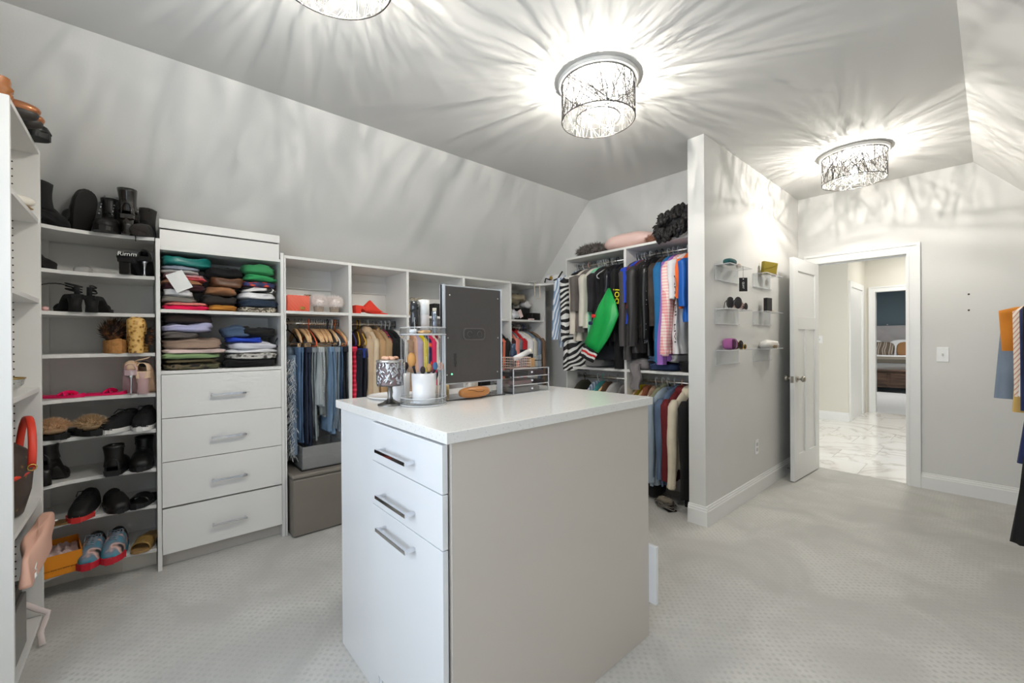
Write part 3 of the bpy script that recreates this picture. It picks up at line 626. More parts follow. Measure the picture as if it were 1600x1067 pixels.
J = [(.815, 'mid blue jeans hung second from the drawer cabinet', denim('mid', (84, 110, 140)), dict(L=.66, w=.105, dx=.05)),
     (.862, 'dark navy jeans in the first hanging bay', denim('navy', (34, 42, 60), .15), dict(L=.69, w=.115, dx=.06)),
     (.905, 'pale grey jeans hanging beside the dark navy jeans', denim('pale', (150, 158, 160)), dict(L=.66, w=.10, dx=.045)),
     (.942, 'light grey denim trousers with a buttoned front seam', denim('light', (172, 178, 178)), dict(L=.42, w=.115, dx=.07)),
     (.975, 'faded grey jeans right of the buttoned denim', denim('faded', (132, 136, 134)), dict(L=.50, w=.10, dx=.06)),
     (1.008, 'washed blue jeans with flared hems in the first bay', denim('wash', (108, 134, 160)), dict(L=.62, w=.115, dx=.09, flare=.02)),
     (1.038, 'grey blue jeans folded at the hem in the first bay', denim('gblue', (118, 130, 140)), dict(L=.60, w=.12, dx=.11)),
     (1.070, 'blue jeans fourth from the right of the first bay', denim('true', (70, 96, 128)), dict(L=.45, w=.11, dx=.07)),
     (1.092, 'deep blue jeans third from the right of the first bay', denim('deep', (52, 76, 110)), dict(L=.44, w=.11, dx=.065)),
     (1.111, 'black jeans last before the white panel of the first bay', denim('blk', (30, 32, 38), .1), dict(L=.46, w=.12, dx=.07))]
HC = ['wood', 'wood', 'orange', 'wood', 'wood', 'wood', 'black', 'white', 'rust', 'wood']
for (y, lb, m, k), hc in zip(J, HC):
    trousers(lb, m, (-3.30+k.pop('dx'), y, 1.4415), 0, t=.012, **k)
    hanger('wood' if hc == 'wood' else 'plastic', hc, '%s hanger holding the %s' % ({'wood': 'wooden'}.get(hc, hc), lb), RL(y), R(rnd.uniform(-4, 4)), .205)
mb = MB()
for z in [-.27-.045*i for i in range(7)]: mb.ell((.19, -.012, z), (.006, .006, .006), 8, 6)
bo = [o for o in C.objects if o.get('label') == 'light grey denim trousers with a buttoned front seam'][0]
mb.build('buttons', STEEL, bo)
for i, y in enumerate((.845, .885, .925, .96, .99, 1.022, 1.054)): hanger('wood', 'wood', 'bare wooden hanger right of the '+J[i][1].replace(' in the first hanging bay', '').replace(' in the first bay', ''), RL(y), R(rnd.uniform(-5, 5)), .20)
# --- bay 2
PL = ramp_mat('red_pleats', 'wave', [(0, (196, 24, 52)), (.6, (236, 60, 90))], scale=9, rot=(0, R(90), 0), rough=.7)
o = trousers('bright red pleated skirt hanging first in the second bay', PL, (-3.25, 1.172, 1.4415), 0, L=.50, w=.13, t=.016, name='skirt')
hanger('plastic', 'white', 'white plastic hanger holding the red pleated skirt', RL(1.172), R(-14), .2)
trousers('black trousers hanging right of the red pleated skirt', denim('ink', (26, 28, 40), .1), (-3.22, 1.225, 1.4415), 0, L=.46, w=.14, t=.02, z0=-.215, name='black_trousers')
o = thing('shawl', 'royal blue patterned scarf draped at the top of the black trousers', 'scarf', (-3.22, 1.235, 1.4415)); cross(MB(), [(.0, 0, -.20-.01*i, .145, .035, 1.4) for i in range(8)], 24, 5, .01, 2).build('body', FLORAL if False else cloth('royal', (34, 52, 120)), o)
hanger('plastic', 'blue', 'dark blue plastic hanger holding the black trousers', RL(1.215), R(-10), .2)
hanger('plastic', 'yellow', 'yellow plastic hanger left of the beige coats', RL(1.262), R(-16), .22)
hanger('plastic', 'yellow', 'empty yellow plastic hanger turned outwards in the second bay', RL(1.282), R(-10), .23)
B2 = [(1.270, 'dark_skirt', 'brown satin skirt behind the yellow hangers', cloth('brown', (98, 72, 52)), dict(L=.60, w=.17, sl=0)),
      (1.315, 'cardigan', 'ribbed beige cardigan in the second bay', cloth('beige', (196, 170, 140), .06, .5), dict(L=.74, w=.20, sl=.52, hood=True)),
      (1.350, 'cardigan', 'cream knitted cardigan touching the beige cardigan', cloth('cream', (216, 196, 166), .06, .5), dict(L=.70, w=.21, sl=.5)),
      (1.395, 'coat', 'camel tan coat in the second bay', cloth('camel', (186, 150, 108)), dict(L=.80, w=.21, sl=.56, collar=cloth('camel', (186, 150, 108)))),
      (1.432, 'coat', 'tan trench coat with a pale lapel edge', cloth('tan', (172, 142, 104)), dict(L=.80, w=.22, sl=.54)),
      (1.462, 'flannel_shirt', 'red and navy plaid shirt in the second bay', PLAIDR, dict(L=.72, w=.21, sl=.5)),
      (1.496, 'jacket', 'black jacket left of two black jackets in the second bay', cloth('jet', (13, 12, 13)), dict(L=.70, w=.22, sl=.55)),
      (1.530, 'jacket', 'black jacket right of two black jackets in the second bay', BLACK, dict(L=.74, w=.21, sl=.52)),
      (1.570, 'blouse', 'white and black ruffled blouse last in the second bay', cloth('ruffle', (214, 210, 206), .3), dict(L=.70, w=.20, sl=.5))]
B3 = [(1.635, 'blouse', 'brown and white printed blouse first in the third bay', cloth('printed', (170, 140, 116), .4), dict(L=.70, w=.19, sl=.45)),
      (1.680, 'shirt', 'peach shirt in the third bay behind the cosmetics organizer', cloth('peach', (222, 178, 150)), dict(L=.72, w=.20, sl=.5)),
      (1.725, 'sweater', 'lavender sweater in the third bay', cloth('lavender', (186, 168, 190)), dict(L=.72, w=.21, sl=.5)),
      (1.768, 'shirt', 'bright yellow shirt in the third bay', cloth('lemon', (232, 210, 40)), dict(L=.70, w=.20, sl=.5)),
      (1.800, 'shirt', 'floral navy and orange shirt in the third bay', FLORAL, dict(L=.70, w=.19, sl=.5)),
      (1.835, 'sweater', 'hot pink sweater in the third bay', cloth('hotpink', (222, 52, 96)), dict(L=.72, w=.20, sl=.5)),
      (1.880, 'blouse', 'cream lace blouse in the third bay', cloth('lace', (226, 218, 200), .2, .6), dict(L=.72, w=.20, sl=.5)),
      (1.925, 'dress', 'dark red dress in the third bay beside the mirror', cloth('wine', (128, 30, 40)), dict(L=.86, w=.19, sl=.4)),
      (2.56, 'jacket', 'black jacket with peach lining just right of the mirror', cloth('jet', (13, 12, 13)), dict(L=.72, w=.22, sl=.55)),
      (2.61, 'shirt', 'peach and red printed shirt right of the mirror', cloth('coral_print', (226, 120, 92), .4), dict(L=.62, w=.20, sl=.4)),
      (2.655, 'jacket', 'black blazer last in the fourth bay', BLACK, dict(L=.74, w=.22, sl=.55))]
B5 = [(2.755, 'shirt', 'black and red shirt first in the corner bay', cloth('blackred', (60, 26, 28), .5), dict(L=.66, w=.19, sl=.42)),
      (2.800, 'blouse', 'salmon pink blouse in the corner bay', cloth('salmon', (236, 140, 128)), dict(L=.55, w=.20, sl=.3)),
      (2.845, 'sweater', 'grey ribbed sweater in the corner bay', cloth('grey', (126, 126, 134)), dict(L=.62, w=.20, sl=.45)),
      (2.890, 'sweater', 'red collared sweater in the corner bay', cloth('red', (196, 32, 42)), dict(L=.60, w=.20, sl=.4, collar=cloth('red', (196, 32, 42)))),
      (2.940, 'sweatshirt', 'white sweatshirt with faint print in the corner bay', cloth('white', (232, 230, 230)), dict(L=.78, w=.22, sl=.52, slw=.06)),
      (2.985, 'cardigan', 'long cream white cardigan with brown cuffs in the corner bay', cloth('offwhite', (226, 220, 206)), dict(L=.86, w=.225, sl=.60)),
      (3.045, 'denim_jacket', 'faded blue denim jacket in the corner bay', denim('jacket', (120, 134, 152)), dict(L=.80, w=.22, sl=.56, slw=.06)),
      (3.095, 'jacket', 'olive camouflage jacket in the corner bay', CAMO, dict(L=.86, w=.22, sl=.56)),
      (3.135, 'coat', 'brown suede coat at the end of the left wall rod', cloth('suede', (140, 110, 88)), dict(L=.84, w=.22, sl=.5))]
hcs = ['black', 'wood', 'white', 'wood', 'wood', 'clear', 'white', 'white', 'wood', 'wood', 'clear', 'wood', 'white', 'pink', 'clear', 'grey', 'wood', 'clear', 'wood', 'clear', 'wood', 'red', 'wood', 'black', 'wood', 'white', 'blue', 'wood', 'wood']
for i, (y, nm, lb, m, k) in enumerate(B2+B3+B5):
    tw = R(rnd.uniform(-5, 5)); top(nm, lb, m, RL(y), 0, tw=tw, t=.015 if k.get('w', .2) else .02, **k)
    hc = hcs[i % len(hcs)]; hanger('wood' if hc == 'wood' else 'plastic', hc, '%s hanger holding the %s' % ({'wood': 'wooden'}.get(hc, hc), lb), RL(y), tw, .185)
# --- back wall, upper rod (garment local +x points at the room, -y)
RZB = R(-90)
def RB(x): return (x, 3.24, 2.0255)
def RBL(x): return (x, 3.24, .9585)
PUFF = mat('puffer_nylon', (44, 41, 41), .45, sheen=.2, bump=.2, bs=40)
U = [(-2.690, 'striped_shirt', 'blue and white striped shirt leaning out at the left end of the back rod', STRIPE, dict(L=.80, w=.22, sl=.60, slw=.06, sfw=.04, tw=R(-22)), 'white'),
     (-2.625, 'zebra_dress', 'black and white zebra print dress on the back rod', ZEBRA, dict(L=1.02, w=.22, sl=.62, slw=.07, t=.035, flare=.04, tw=R(-12)), 'white'),
     (-2.560, 'blouse', 'ivory long blouse between the zebra dress and the grey tee', cloth('ivory', (226, 216, 202)), dict(L=.74, w=.20, sl=.55, tw=R(-8)), 'pink'),
     (-2.500, 't_shirt', 'faded charcoal t-shirt with a pale print on the back rod', cloth('charcoal', (110, 102, 98), .15), dict(L=.66, w=.21, sl=.34, slw=.085, t=.03, tw=R(-14)), 'wood'),
     (-2.450, 'tunic', 'cream ribbed tunic under the charcoal t-shirt', cloth('offwhite', (226, 220, 206)), dict(L=.62, w=.20, sl=.48, tw=R(-6)), 'clear'),
     (-2.405, 'camisole', 'mint green camisole on the back rod', cloth('mint', (130, 208, 168)), dict(L=.82, w=.19, sl=0, tw=R(-8)), 'clear'),
     (-2.355, 'lace_blouse', 'sheer black lace top left of the green jacket', cloth('lace_black', (40, 38, 42), .4, .8), dict(L=.60, w=.19, sl=.35, tw=R(-8)), 'clear'),
     (-2.235, 'varsity_jacket', 'black varsity jacket with a bright green leather sleeve and striped cuff', cloth('jet', (13, 12, 13)), dict(L=.70, w=.22, sl=0, t=.035, tw=R(-12)), 'black'),
     (-2.155, 'satin_jacket', 'dark satin jacket with yellow script lettering', mat('black_satin', (26, 26, 34), .3), dict(L=.78, w=.21, sl=.5, tw=R(-10)), 'wood'),
     (-2.100, 'coat', 'long black coat left of the middle panel of the back wall', cloth('jet', (13, 12, 13)), dict(L=.98, w=.215, sl=.62), 'wood'),
     (-2.020, 'hoodie', 'charcoal hooded jacket just right of the middle panel', cloth('slate', (74, 70, 70)), dict(L=.90, w=.22, sl=.66, slw=.06), 'clear'),
     (-1.985, 'shirt', 'royal blue shirt between the charcoal hoodie and the puffer jacket', cloth('cobalt', (36, 72, 190)), dict(L=.60, w=.225, sl=.3), 'clear'),
     (-1.955, 'knit_top', 'dark red knitted top behind the puffer jacket', cloth('maroon', (124, 34, 40)), dict(L=.60, w=.21, sl=.35), 'clear'),
     (-1.905, 'puffer_jacket', 'black quilted puffer jacket on the back rod', PUFF, dict(L=.84, w=.225, sl=.66, slw=.062, puff=.013, t=.035, collar=PUFF, tw=R(-6)), 'white'),
     (-1.850, 'leather_jacket', 'black leather jacket right of the puffer', LEATH, dict(L=.76, w=.215, sl=.60, slw=.058), 'black'),
     (-1.800, 'studded_jacket', 'black leather jacket covered in small silver studs', LEATH, dict(L=.86, w=.22, sl=.60, slw=.058, tw=R(-4)), 'black'),
     (-1.745, 'floral_jacket', 'dark patterned jacket right of the studded jacket', cloth('darkprint', (60, 50, 44), .5), dict(L=.74, w=.21, sl=.5), 'clear'),
     (-1.700, 'blue_sweater', 'teal blue sweater with a long straight sleeve', cloth('tealblue', (30, 104, 156)), dict(L=.86, w=.215, sl=.78, slw=.056, cuff=cloth('skyblue', (90, 180, 224))), 'clear'),
     (-1.658, 'blouse', 'purple blouse beside the teal blue sweater', cloth('purple', (160, 108, 190)), dict(L=.90, w=.20, sl=.80, sfw=.03), 'clear'),
     (-1.622, 'plaid_shirt', 'pink and white gingham shirt with wide cuffs', PLAIDP, dict(L=.84, w=.21, sl=.72, slw=.062, sfw=.05, cuff=PLAIDP), 'wood'),
     (-1.580, 't_shirt', 'white t-shirt with black block lettering near the partition', cloth('white', (232, 230, 230)), dict(L=.84, w=.235, sl=.30, slw=.07), 'clear'),
     (-1.535, 'shirt', 'orange shirt beside the lettered white t-shirt', cloth('orange', (238, 110, 40)), dict(L=.50, w=.225, sl=.3), 'wood'),
     (-1.495, 'shirt', 'shiny blue shirt last on the rod, against the partition', mat('blue_sport', (26, 92, 176), .35), dict(L=.60, w=.22, sl=.36, slw=.07), 'clear')]
UO = {}
for (x, nm, lb, m, k, hc) in U:
    k = dict(k); tw = k.pop('tw', R(rnd.uniform(-4, 4))); k.setdefault('t', .018)
    UO[x] = top(nm, lb, m, RB(x), RZB, tw=tw, cat=nm.replace('_', ' '), **k)
    hanger('wood' if hc == 'wood' else 'plastic', hc, '%s hanger holding the %s' % ({'wood': 'wooden'}.get(hc, hc), ' '.join(lb.split()[:11])), RB(x), RZB+tw, .185)
hanger('plastic', 'black', 'empty black velvet hanger turned sideways beside the green sleeve', (-2.32, 3.235, 2.0255), R(-52), .22)
for x, w_ in ((-2.43, 'right of the cream ribbed tunic'), (-2.38, 'right of the mint green camisole'), (-2.29, 'behind the empty black velvet hanger')): hanger('plastic', 'clear', 'clear plastic hanger '+w_, RB(x), RZB+R(-12), .19)
# varsity jacket's green sleeve
vj = UO[-2.235]; T = vj.matrix_basis.inverted()
GRN = mat('green_leather', (22, 160, 74), .3, bump=.15, bs=12)
def wpt(*p): return Vector(p)
rowsw = [((-2.155, 2.99, 1.735), .012), ((-2.145, 2.965, 1.67), .045), ((-2.135, 2.94, 1.60), .085), ((-2.13, 2.93, 1.52), .116), ((-2.165, 2.925, 1.44), .114), ((-2.20, 2.92, 1.36), .108), ((-2.245, 2.91, 1.28), .100), ((-2.275, 2.90, 1.225), .092)]
def sleeve(rows, flat=.30, n=24):
    mb = MB(); pts = [Vector(p) for p, r in rows]; vs = []
    for i, (p, r) in enumerate(rows):
        d = (pts[min(i+1, len(pts)-1)]-pts[max(i-1, 0)]).normalized(); u = Vector((1, .0, 0)); u = (u-d*u.dot(d)).normalized(); w = d.cross(u)
        vs += [pts[i]+u*r*cos(2*pi*k/n)+w*r*flat*sin(2*pi*k/n)*(1+.3*sin(k*1.3+i*.8)) for k in range(n)]
    fs = [(i*n+k, i*n+(k+1) % n, (i+1)*n+(k+1) % n, (i+1)*n+k) for i in range(len(rows)-1) for k in range(n)]+[tuple(range(n))[::-1], tuple((len(rows)-1)*n+k for k in range(n))]
    mb.add(vs, fs, True); return mb.xf(T @ Matrix.Identity(4))
bpy.context.view_layer.update(); T = vj.matrix_world.inverted()
sv = sleeve(rowsw).build('green_sleeve', GRN, vj); sv['label'] = 'bright green leather sleeve'
p0 = Vector((-2.275, 2.90, 1.225)); dd = Vector((-.03, -.015, -.075)).normalized()
for k, (c, nm) in enumerate((((20, 20, 22), 'black'), ((236, 234, 230), 'white'), ((208, 40, 40), 'red'), ((236, 234, 230), 'white'), ((20, 20, 22), 'black'))):
    a = p0+dd*(.004+.018*k); b = a+dd*(.022 if k < 4 else .03); sleeve([(tuple(a), .090-.002*k), (tuple(b), .088-.002*k)]).build('cuff_band', cloth('rib_'+nm, c), sv)
for (px, c, nm) in (((-2.245, 2.895, 1.50), (206, 44, 40), 'patch_red'), ((-2.275, 2.89, 1.44), (34, 44, 84), 'patch_navy')):
    MB().ell((0, 0, 0), (.022, .006, .016), 12, 6, .6).xf(T @ Matrix.Translation(px)).build('sleeve_patch', mat(nm, c, .6), sv)
WHT = mat('print_white', (236, 236, 232), .7); BLK = mat('print_black', (24, 24, 24), .7); YEL = mat('print_yellow', (226, 214, 40), .6)
def on(o, body, size, m, p, x, y): text('lettering', body, size, m, o, o.matrix_world.inverted() @ axes(x, y, p))
on(UO[-2.155], 'Boi', .10, YEL, (-2.085, 2.995, 1.66), (.15, -.1, 1), (-1, 0, .15))
on(UO[-1.58], 'OGANI', .095, BLK, (-1.553, 2.975, 1.62), (0.03, 0, -1), (.6, -.8, 0))
on(UO[-1.58], 'LIVI', .095, BLK, (-1.553, 2.972, 1.34), (0.03, 0, -1), (.6, -.8, 0))
st_ = UO[-1.80]; q = random.Random(5); mb = MB(); inv = st_.matrix_world.inverted()
for i in range(95):
    z = 1.93-q.random()*.66; x = -1.80+q.choice((-1, -1, .2))*(.016+.004*q.random()); y = 3.01+q.random()*.05
    mb.ell((x-.008, y-.02, z), (.0035, .0035, .0035), 6, 4)
mb.xf(inv).build('studs', CHROME, st_)['kind'] = 'stuff'
# black skirt hanging under the varsity jacket
o = thing('skirt', 'flared black denim skirt hanging below the green sleeve', 'skirt', (-2.20, 3.13, 1.60), RZB+R(-55))
cross(MB(), [(0, 0, -.20-.02*i, .12+.0045*i, .02+.0012*i, .5) for i in range(15)], 28, 5, .008, 1).build('body', denim('blk', (30, 32, 38), .1), o); MB().box(-.125, .125, -.022, .022, -.205, -.17).build('waistband', BLACK, o, bev=.008)
MB().box(-.02, .02, -.030, -.028, -.30+.11, -.25+.11).build('care_label', WHT, o)
# --- back wall, lower rod
Lw = [(-2.62, 'dark_vest', 'dark olive vest at the left end of the lower back rod', cloth('olive_dk', (62, 60, 48)), dict(L=.60, w=.20, sl=0), 'black'),
      (-2.46, 'shirt', 'teal striped shirt on the lower back rod', STRIPE, dict(L=.6, w=.18, sl=.4), 'white'),
      (-2.40, 'blouse', 'teal blouse on the lower back rod', cloth('teal', (70, 150, 150)), dict(L=.6, w=.18, sl=.4), 'teal'),
      (-2.34, 'blouse', 'brown print blouse on the lower back rod', cloth('brown', (98, 72, 52)), dict(L=.6, w=.18, sl=.4), 'wood'),
      (-2.25, 'sweater', 'pale grey sweater on the lower back rod', cloth('ash', (186, 184, 180)), dict(L=.6, w=.19, sl=.4), 'grey'),
      (-2.14, 'jacket', 'grey and black jacket left of the middle panel on the lower rod', cloth('greyprint', (120, 116, 114), .4), dict(L=.6, w=.19, sl=.4), 'black'),
      (-1.985, 'skirt', 'mustard yellow skirt on the lower back rod', cloth('mustard', (214, 188, 40)), dict(L=.62, w=.15, sl=0), 'wood'),
      (-1.93, 'cardigan', 'rust brown cardigan on the lower back rod', cloth('rust', (150, 88, 60)), dict(L=.62, w=.18, sl=.4), 'wood'),
      (-1.86, 'blouse', 'brown patterned blouse on the lower back rod', cloth('printed', (170, 140, 116), .4), dict(L=.62, w=.18, sl=.4), 'white'),
      (-1.80, 'parka', 'light olive parka collar beside the denim jackets', cloth('olive', (140, 140, 112)), dict(L=.64, w=.20, sl=.5, collar=cloth('olive', (140, 140, 112))), 'white'),
      (-1.755, 'denim_jacket', 'light washed denim jacket nearest the island on the lower rod', denim('lightj', (158, 172, 184), .15), dict(L=.82, w=.235, sl=.66, slw=.06, cuff=denim('lightj', (158, 172, 184))), 'clear'),
      (-1.695, 'denim_jacket', 'mid blue ripped denim jacket on the lower rod', denim('midj', (92, 112, 140), .3), dict(L=.80, w=.235, sl=.62, slw=.06, collar=denim('midj', (92, 112, 140))), 'clear'),
      (-1.630, 'hoodie', 'dark red hoodie on the lower rod', cloth('wine2', (104, 24, 30)), dict(L=.76, w=.23, sl=.62, slw=.06, hood=True), 'pink'),
      (-1.570, 'sweatshirt', 'cream hooded sweatshirt with a ribbed cuff on the lower rod', cloth('creamy', (226, 214, 190)), dict(L=.66, w=.22, sl=.66, slw=.058, sfw=.03, cuff=cloth('creamy2', (216, 202, 176)), hood=True), 'wood'),
      (-1.500, 'coat', 'long black coat last on the lower rod, against the partition', cloth('jet', (13, 12, 13)), dict(L=.90, w=.24, sl=.72, slw=.06), 'clear')]
for (x, nm, lb, m, k, hc) in Lw:
    k = dict(k); k.setdefault('t', .022); tw = R(rnd.uniform(-5, 5)); top(nm, lb, m, RBL(x), RZB, tw=tw, cat=nm.replace('_', ' '), **k)
    hanger('wood' if hc == 'wood' else 'plastic', hc, '%s hanger holding the %s' % ({'wood': 'wooden'}.get(hc, hc), ' '.join(lb.split()[:11])), RBL(x), RZB+tw, .185)
# --- right wall, cut by the photo's edge
def RR(y): return (.43, y, 1.6135)
RZR = pi
Rt = [(4.30, 'denim_shirt', 'faded blue denim shirt farthest along the right wall', denim('jacket', (120, 134, 152)), dict(L=.72, w=.30, sl=.60, slw=.10, sfw=.06)),
      (4.18, 'shirt', 'mustard orange shirt on the right wall rod', cloth('amber', (196, 122, 36)), dict(L=.55, w=.33, sl=.28, slw=.09)),
      (4.06, 'skirt', 'sand yellow skirt on the right wall rod', cloth('sand', (206, 170, 100)), dict(L=.78, w=.34, sl=0)),
      (3.94, 'knit_top', 'cream and pink striped knit top on the right wall rod', ramp_mat('cream_stripe', 'wave', [(0, (236, 222, 206)), (.7, (206, 160, 140))], scale=20, rot=(0, R(30), 0)), dict(L=.62, w=.30, sl=.55, slw=.07)),
      (3.82, 'tunic', 'white tunic between the striped top and the navy dress', cloth('white', (232, 230, 230)), dict(L=.66, w=.325, sl=0)),
      (3.66, 'dress', 'dark navy sequinned dress on the right wall rod', cloth('navydress', (30, 42, 84), .3), dict(L=1.02, w=.295, sl=.6, flare=.05)),
      (3.45, 'long_dress', 'long black dress nearest the camera on the right wall rod', cloth('jet', (13, 12, 13)), dict(L=1.40, w=.29, sl=.5, flare=.10)),
      (3.30, 'jacket', 'grey hooded jacket on the right wall rod', cloth('slate', (74, 70, 70)), dict(L=.5, w=.26, sl=.3))]
for (y, nm, lb, m, k) in Rt:
    k = dict(k); k.setdefault('t', .03); top(nm, lb, m, RR(y), RZR, cat=nm.replace('_', ' '), **k)
    hanger('plastic', 'grey' if y > 3.9 else 'black', '%s hanger holding the %s' % ('grey' if y > 3.9 else 'black', lb), RR(y), RZR, .22)
# ================================================================ folded clothes
def folded(name, label, m, xf, y0, y1, z0, z1, depth=.26, layers=2, jit=.013, sag=0., grp=None, e=.42):
    """a folded garment lying on a shelf, front edge at xf; the front shows its folds as rounded layers"""
    cx, cyy = xf-depth/2, (y0+y1)/2; o = thing(name, label, 'folded clothes', (cx, cyy, z0), R(rnd.uniform(-3, 3))); h = z1-z0; hw = (y1-y0)/2; sd = rnd.random()*20
    g = lambda t, q: math.copysign(abs(t)**q, t)
    def fn(u, v):
        th = 2*pi*u; ph = -pi/2+pi*v; zz = g(sin(ph), .55); c = g(cos(ph), e*.8)
        lay = 1-.075*abs(cos((zz*.5+.5)*pi*layers))**6 if layers > 1 else 1
        x = g(cos(th), e)*c*depth/2*(lay if cos(th) > 0 else 1); y = g(sin(th), e)*c*hw*(.97+.03*lay)
        n1 = noise.noise(Vector((x*9+sd, y*9, zz*2)))
        dr = .35*noise.noise(Vector((y*16+sd, x*5, sd)))*min(h, .05)
        z = h/2+zz*h/2*(1+.22*n1)+(dr+.008*noise.noise(Vector((x*30, y*30+sd, zz*2))))*(.5+.5*zz)
        return (x+n1*jit*2.4, y+noise.noise(Vector((x*8, y*8+sd, zz*3)))*jit*1.5, max(0, z))
    MB().grid(fn, 36, 14, wrap=True).build('cloth', m, o); return o
FX = -3.125
UP, LO = 1.486, 1.133
F = [('folded_jumper', 'hot pink folded top at the bottom left of the upper cubby', cloth('fuchsia', (232, 24, 84)), .080, .300, UP, UP+.028),
     ('folded_jumper', 'salmon folded top lying on the hot pink one', cloth('salmon', (236, 140, 128)), .085, .295, UP+.028, UP+.044),
     ('folded_shirt', 'grey folded shirt in the upper cubby under the white one', cloth('greyf', (128, 122, 114)), .080, .235, UP+.044, UP+.078),
     ('folded_shirt', 'white folded shirt in the left stack of the upper cubby', cloth('white', (232, 230, 230)), .085, .225, UP+.078, UP+.122),
     ('folded_jumper', 'dark maroon folded top in the left stack of the upper cubby', cloth('plum', (70, 34, 40)), .078, .280, UP+.122, UP+.150),
     ('folded_jumper', 'tan folded sweater behind the paper card', cloth('tanf', (170, 120, 86)), .078, .262, UP+.150, UP+.178),
     ('folded_jumper', 'coral pink folded top above the tan sweater', cloth('coralf', (232, 96, 104)), .100, .285, UP+.178, UP+.192),
     ('folded_jumper', 'pale pink folded top under the grey ones', cloth('palepink', (222, 176, 178)), .085, .270, UP+.192, UP+.212),
     ('folded_jumper', 'light grey folded shirt under the striped edge of the left stack', cloth('ash', (186, 184, 180)), .080, .255, UP+.212, UP+.236),
     ('folded_jumper', 'blue grey folded shirt near the top of the left stack', cloth('bluegrey', (150, 156, 168)), .078, .250, UP+.236, UP+.258),
     ('folded_blouse', 'teal satin blouse crumpled on top of the left stack', mat('teal_satin', (16, 116, 110), .3, bump=.3, bs=14), .075, .310, UP+.258, UP+.315),
     ('folded_jumper', 'mustard brown folded top at the bottom middle of the upper cubby', cloth('ochre', (190, 126, 46)), .300, .445, UP, UP+.040),
     ('folded_jumper', 'black folded top with a tan ribbon in the middle stack', cloth('coal', (38, 34, 32)), .265, .440, UP+.040, UP+.100),
     ('folded_jumper', 'camel brown folded sweater in the middle stack', cloth('camelf', (156, 108, 72)), .285, .440, UP+.100, UP+.150),
     ('folded_blouse', 'bronze satin blouse in the middle stack', mat('bronze_satin', (104, 70, 48), .35, bump=.4, bs=14), .315, .470, UP+.150, UP+.215),
     ('folded_jumper', 'black knitted top on the middle stack', cloth('jet', (13, 12, 13)), .290, .480, UP+.215, UP+.275),
     ('folded_skirt', 'snakeskin print skirt at the bottom right of the upper cubby', SNAKE, .455, .665, UP, UP+.034),
     ('folded_trousers', 'navy trousers with white studs above the snakeskin print', cloth('navyf', (34, 48, 66)), .458, .672, UP+.034, UP+.085),
     ('folded_shirt', 'white folded shirt with black stripes in the right stack', cloth('white', (232, 230, 230)), .460, .660, UP+.085, UP+.130),
     ('folded_shirt', 'zebra striped shirt folded on the white shirt', ZEBRA, .475, .662, UP+.130, UP+.165),
     ('folded_jumper', 'blue and orange printed top in the right stack', FLORAL, .475, .670, UP+.165, UP+.205),
     ('folded_sweater', 'bright green sweater lower of two on the right stack', cloth('green', (50, 150, 88)), .485, .668, UP+.205, UP+.245),
     ('folded_sweater', 'green rolled sweater topmost on the right stack', cloth('green2', (56, 140, 86)), .480, .655, UP+.245, UP+.312),
     ('folded_trousers', 'camouflage trousers at the bottom left of the lower cubby', CAMO, .078, .355, LO, LO+.040),
     ('folded_trousers', 'olive brown trousers on the camouflage pair', cloth('olivebrown', (104, 92, 66)), .085, .345, LO+.040, LO+.062),
     ('folded_jumper', 'sage green folded top in the lower cubby', cloth('sage', (142, 168, 118)), .076, .360, LO+.062, LO+.096),
     ('folded_jumper', 'pale pink and cream folded top in the lower cubby', cloth('blush', (224, 200, 192)), .080, .385, LO+.096, LO+.122),
     ('folded_sweater', 'large taupe towelling sweater in the lower cubby', cloth('taupe', (158, 134, 116), .1, .9), .076, .365, LO+.122, LO+.185),
     ('folded_jumper', 'charcoal grey folded top above the taupe sweater', cloth('graphite', (92, 86, 82)), .076, .240, LO+.185, LO+.222),
     ('folded_sweater', 'lavender ribbed sweater in the lower cubby', cloth('lilac', (184, 182, 212), .05, .6), .080, .320, LO+.222, LO+.272),
     ('folded_sweater', 'dark brown folded sweater topmost on the left of the lower cubby', cloth('espresso', (44, 32, 30)), .085, .320, LO+.272, LO+.330),
     ('folded_trousers', 'black folded trousers at the bottom right of the lower cubby', cloth('jet', (13, 12, 13)), .375, .672, LO, LO+.050),
     ('folded_scarf', 'grey snake print scarf over the black trousers', SNAKEG, .395, .668, LO+.050, LO+.092),
     ('folded_shirt', 'thin white folded shirt on the snake print scarf', cloth('white', (232, 230, 230)), .375, .675, LO+.092, LO+.115),
     ('folded_shirt', 'pale grey white folded shirt in the right of the lower cubby', cloth('paper', (216, 216, 222)), .410, .665, LO+.115, LO+.158),
     ('folded_jumper', 'cobalt blue folded top in the right of the lower cubby', cloth('cobalt', (36, 72, 190)), .395, .590, LO+.158, LO+.192),
     ('folded_jacket', 'steel blue folded jacket behind the black one', cloth('steelblue', (70, 88, 112)), .370, .520, LO+.192, LO+.262),
     ('folded_jacket', 'black folded jacket topmost in the right of the lower cubby', BLACK, .450, .672, LO+.192, LO+.255)]
for i, (nm, lb, m, a, b, z0_, z1_) in enumerate(F):
    folded(nm, lb, m, FX-(.0 if i % 3 else .008), a, b, z0_, z1_-.001, layers=2 if z1_-z0_ > .03 else 1, sag=0)
t = thing('paper_card', 'white paper card leaning on the left stack of the upper cubby', 'card', (-3.108, .155, 1.650), rot=(R(28), 0, 0)); MB().box(-.001, .001, -.042, .042, -.055, .055).build('card', WHT, t)
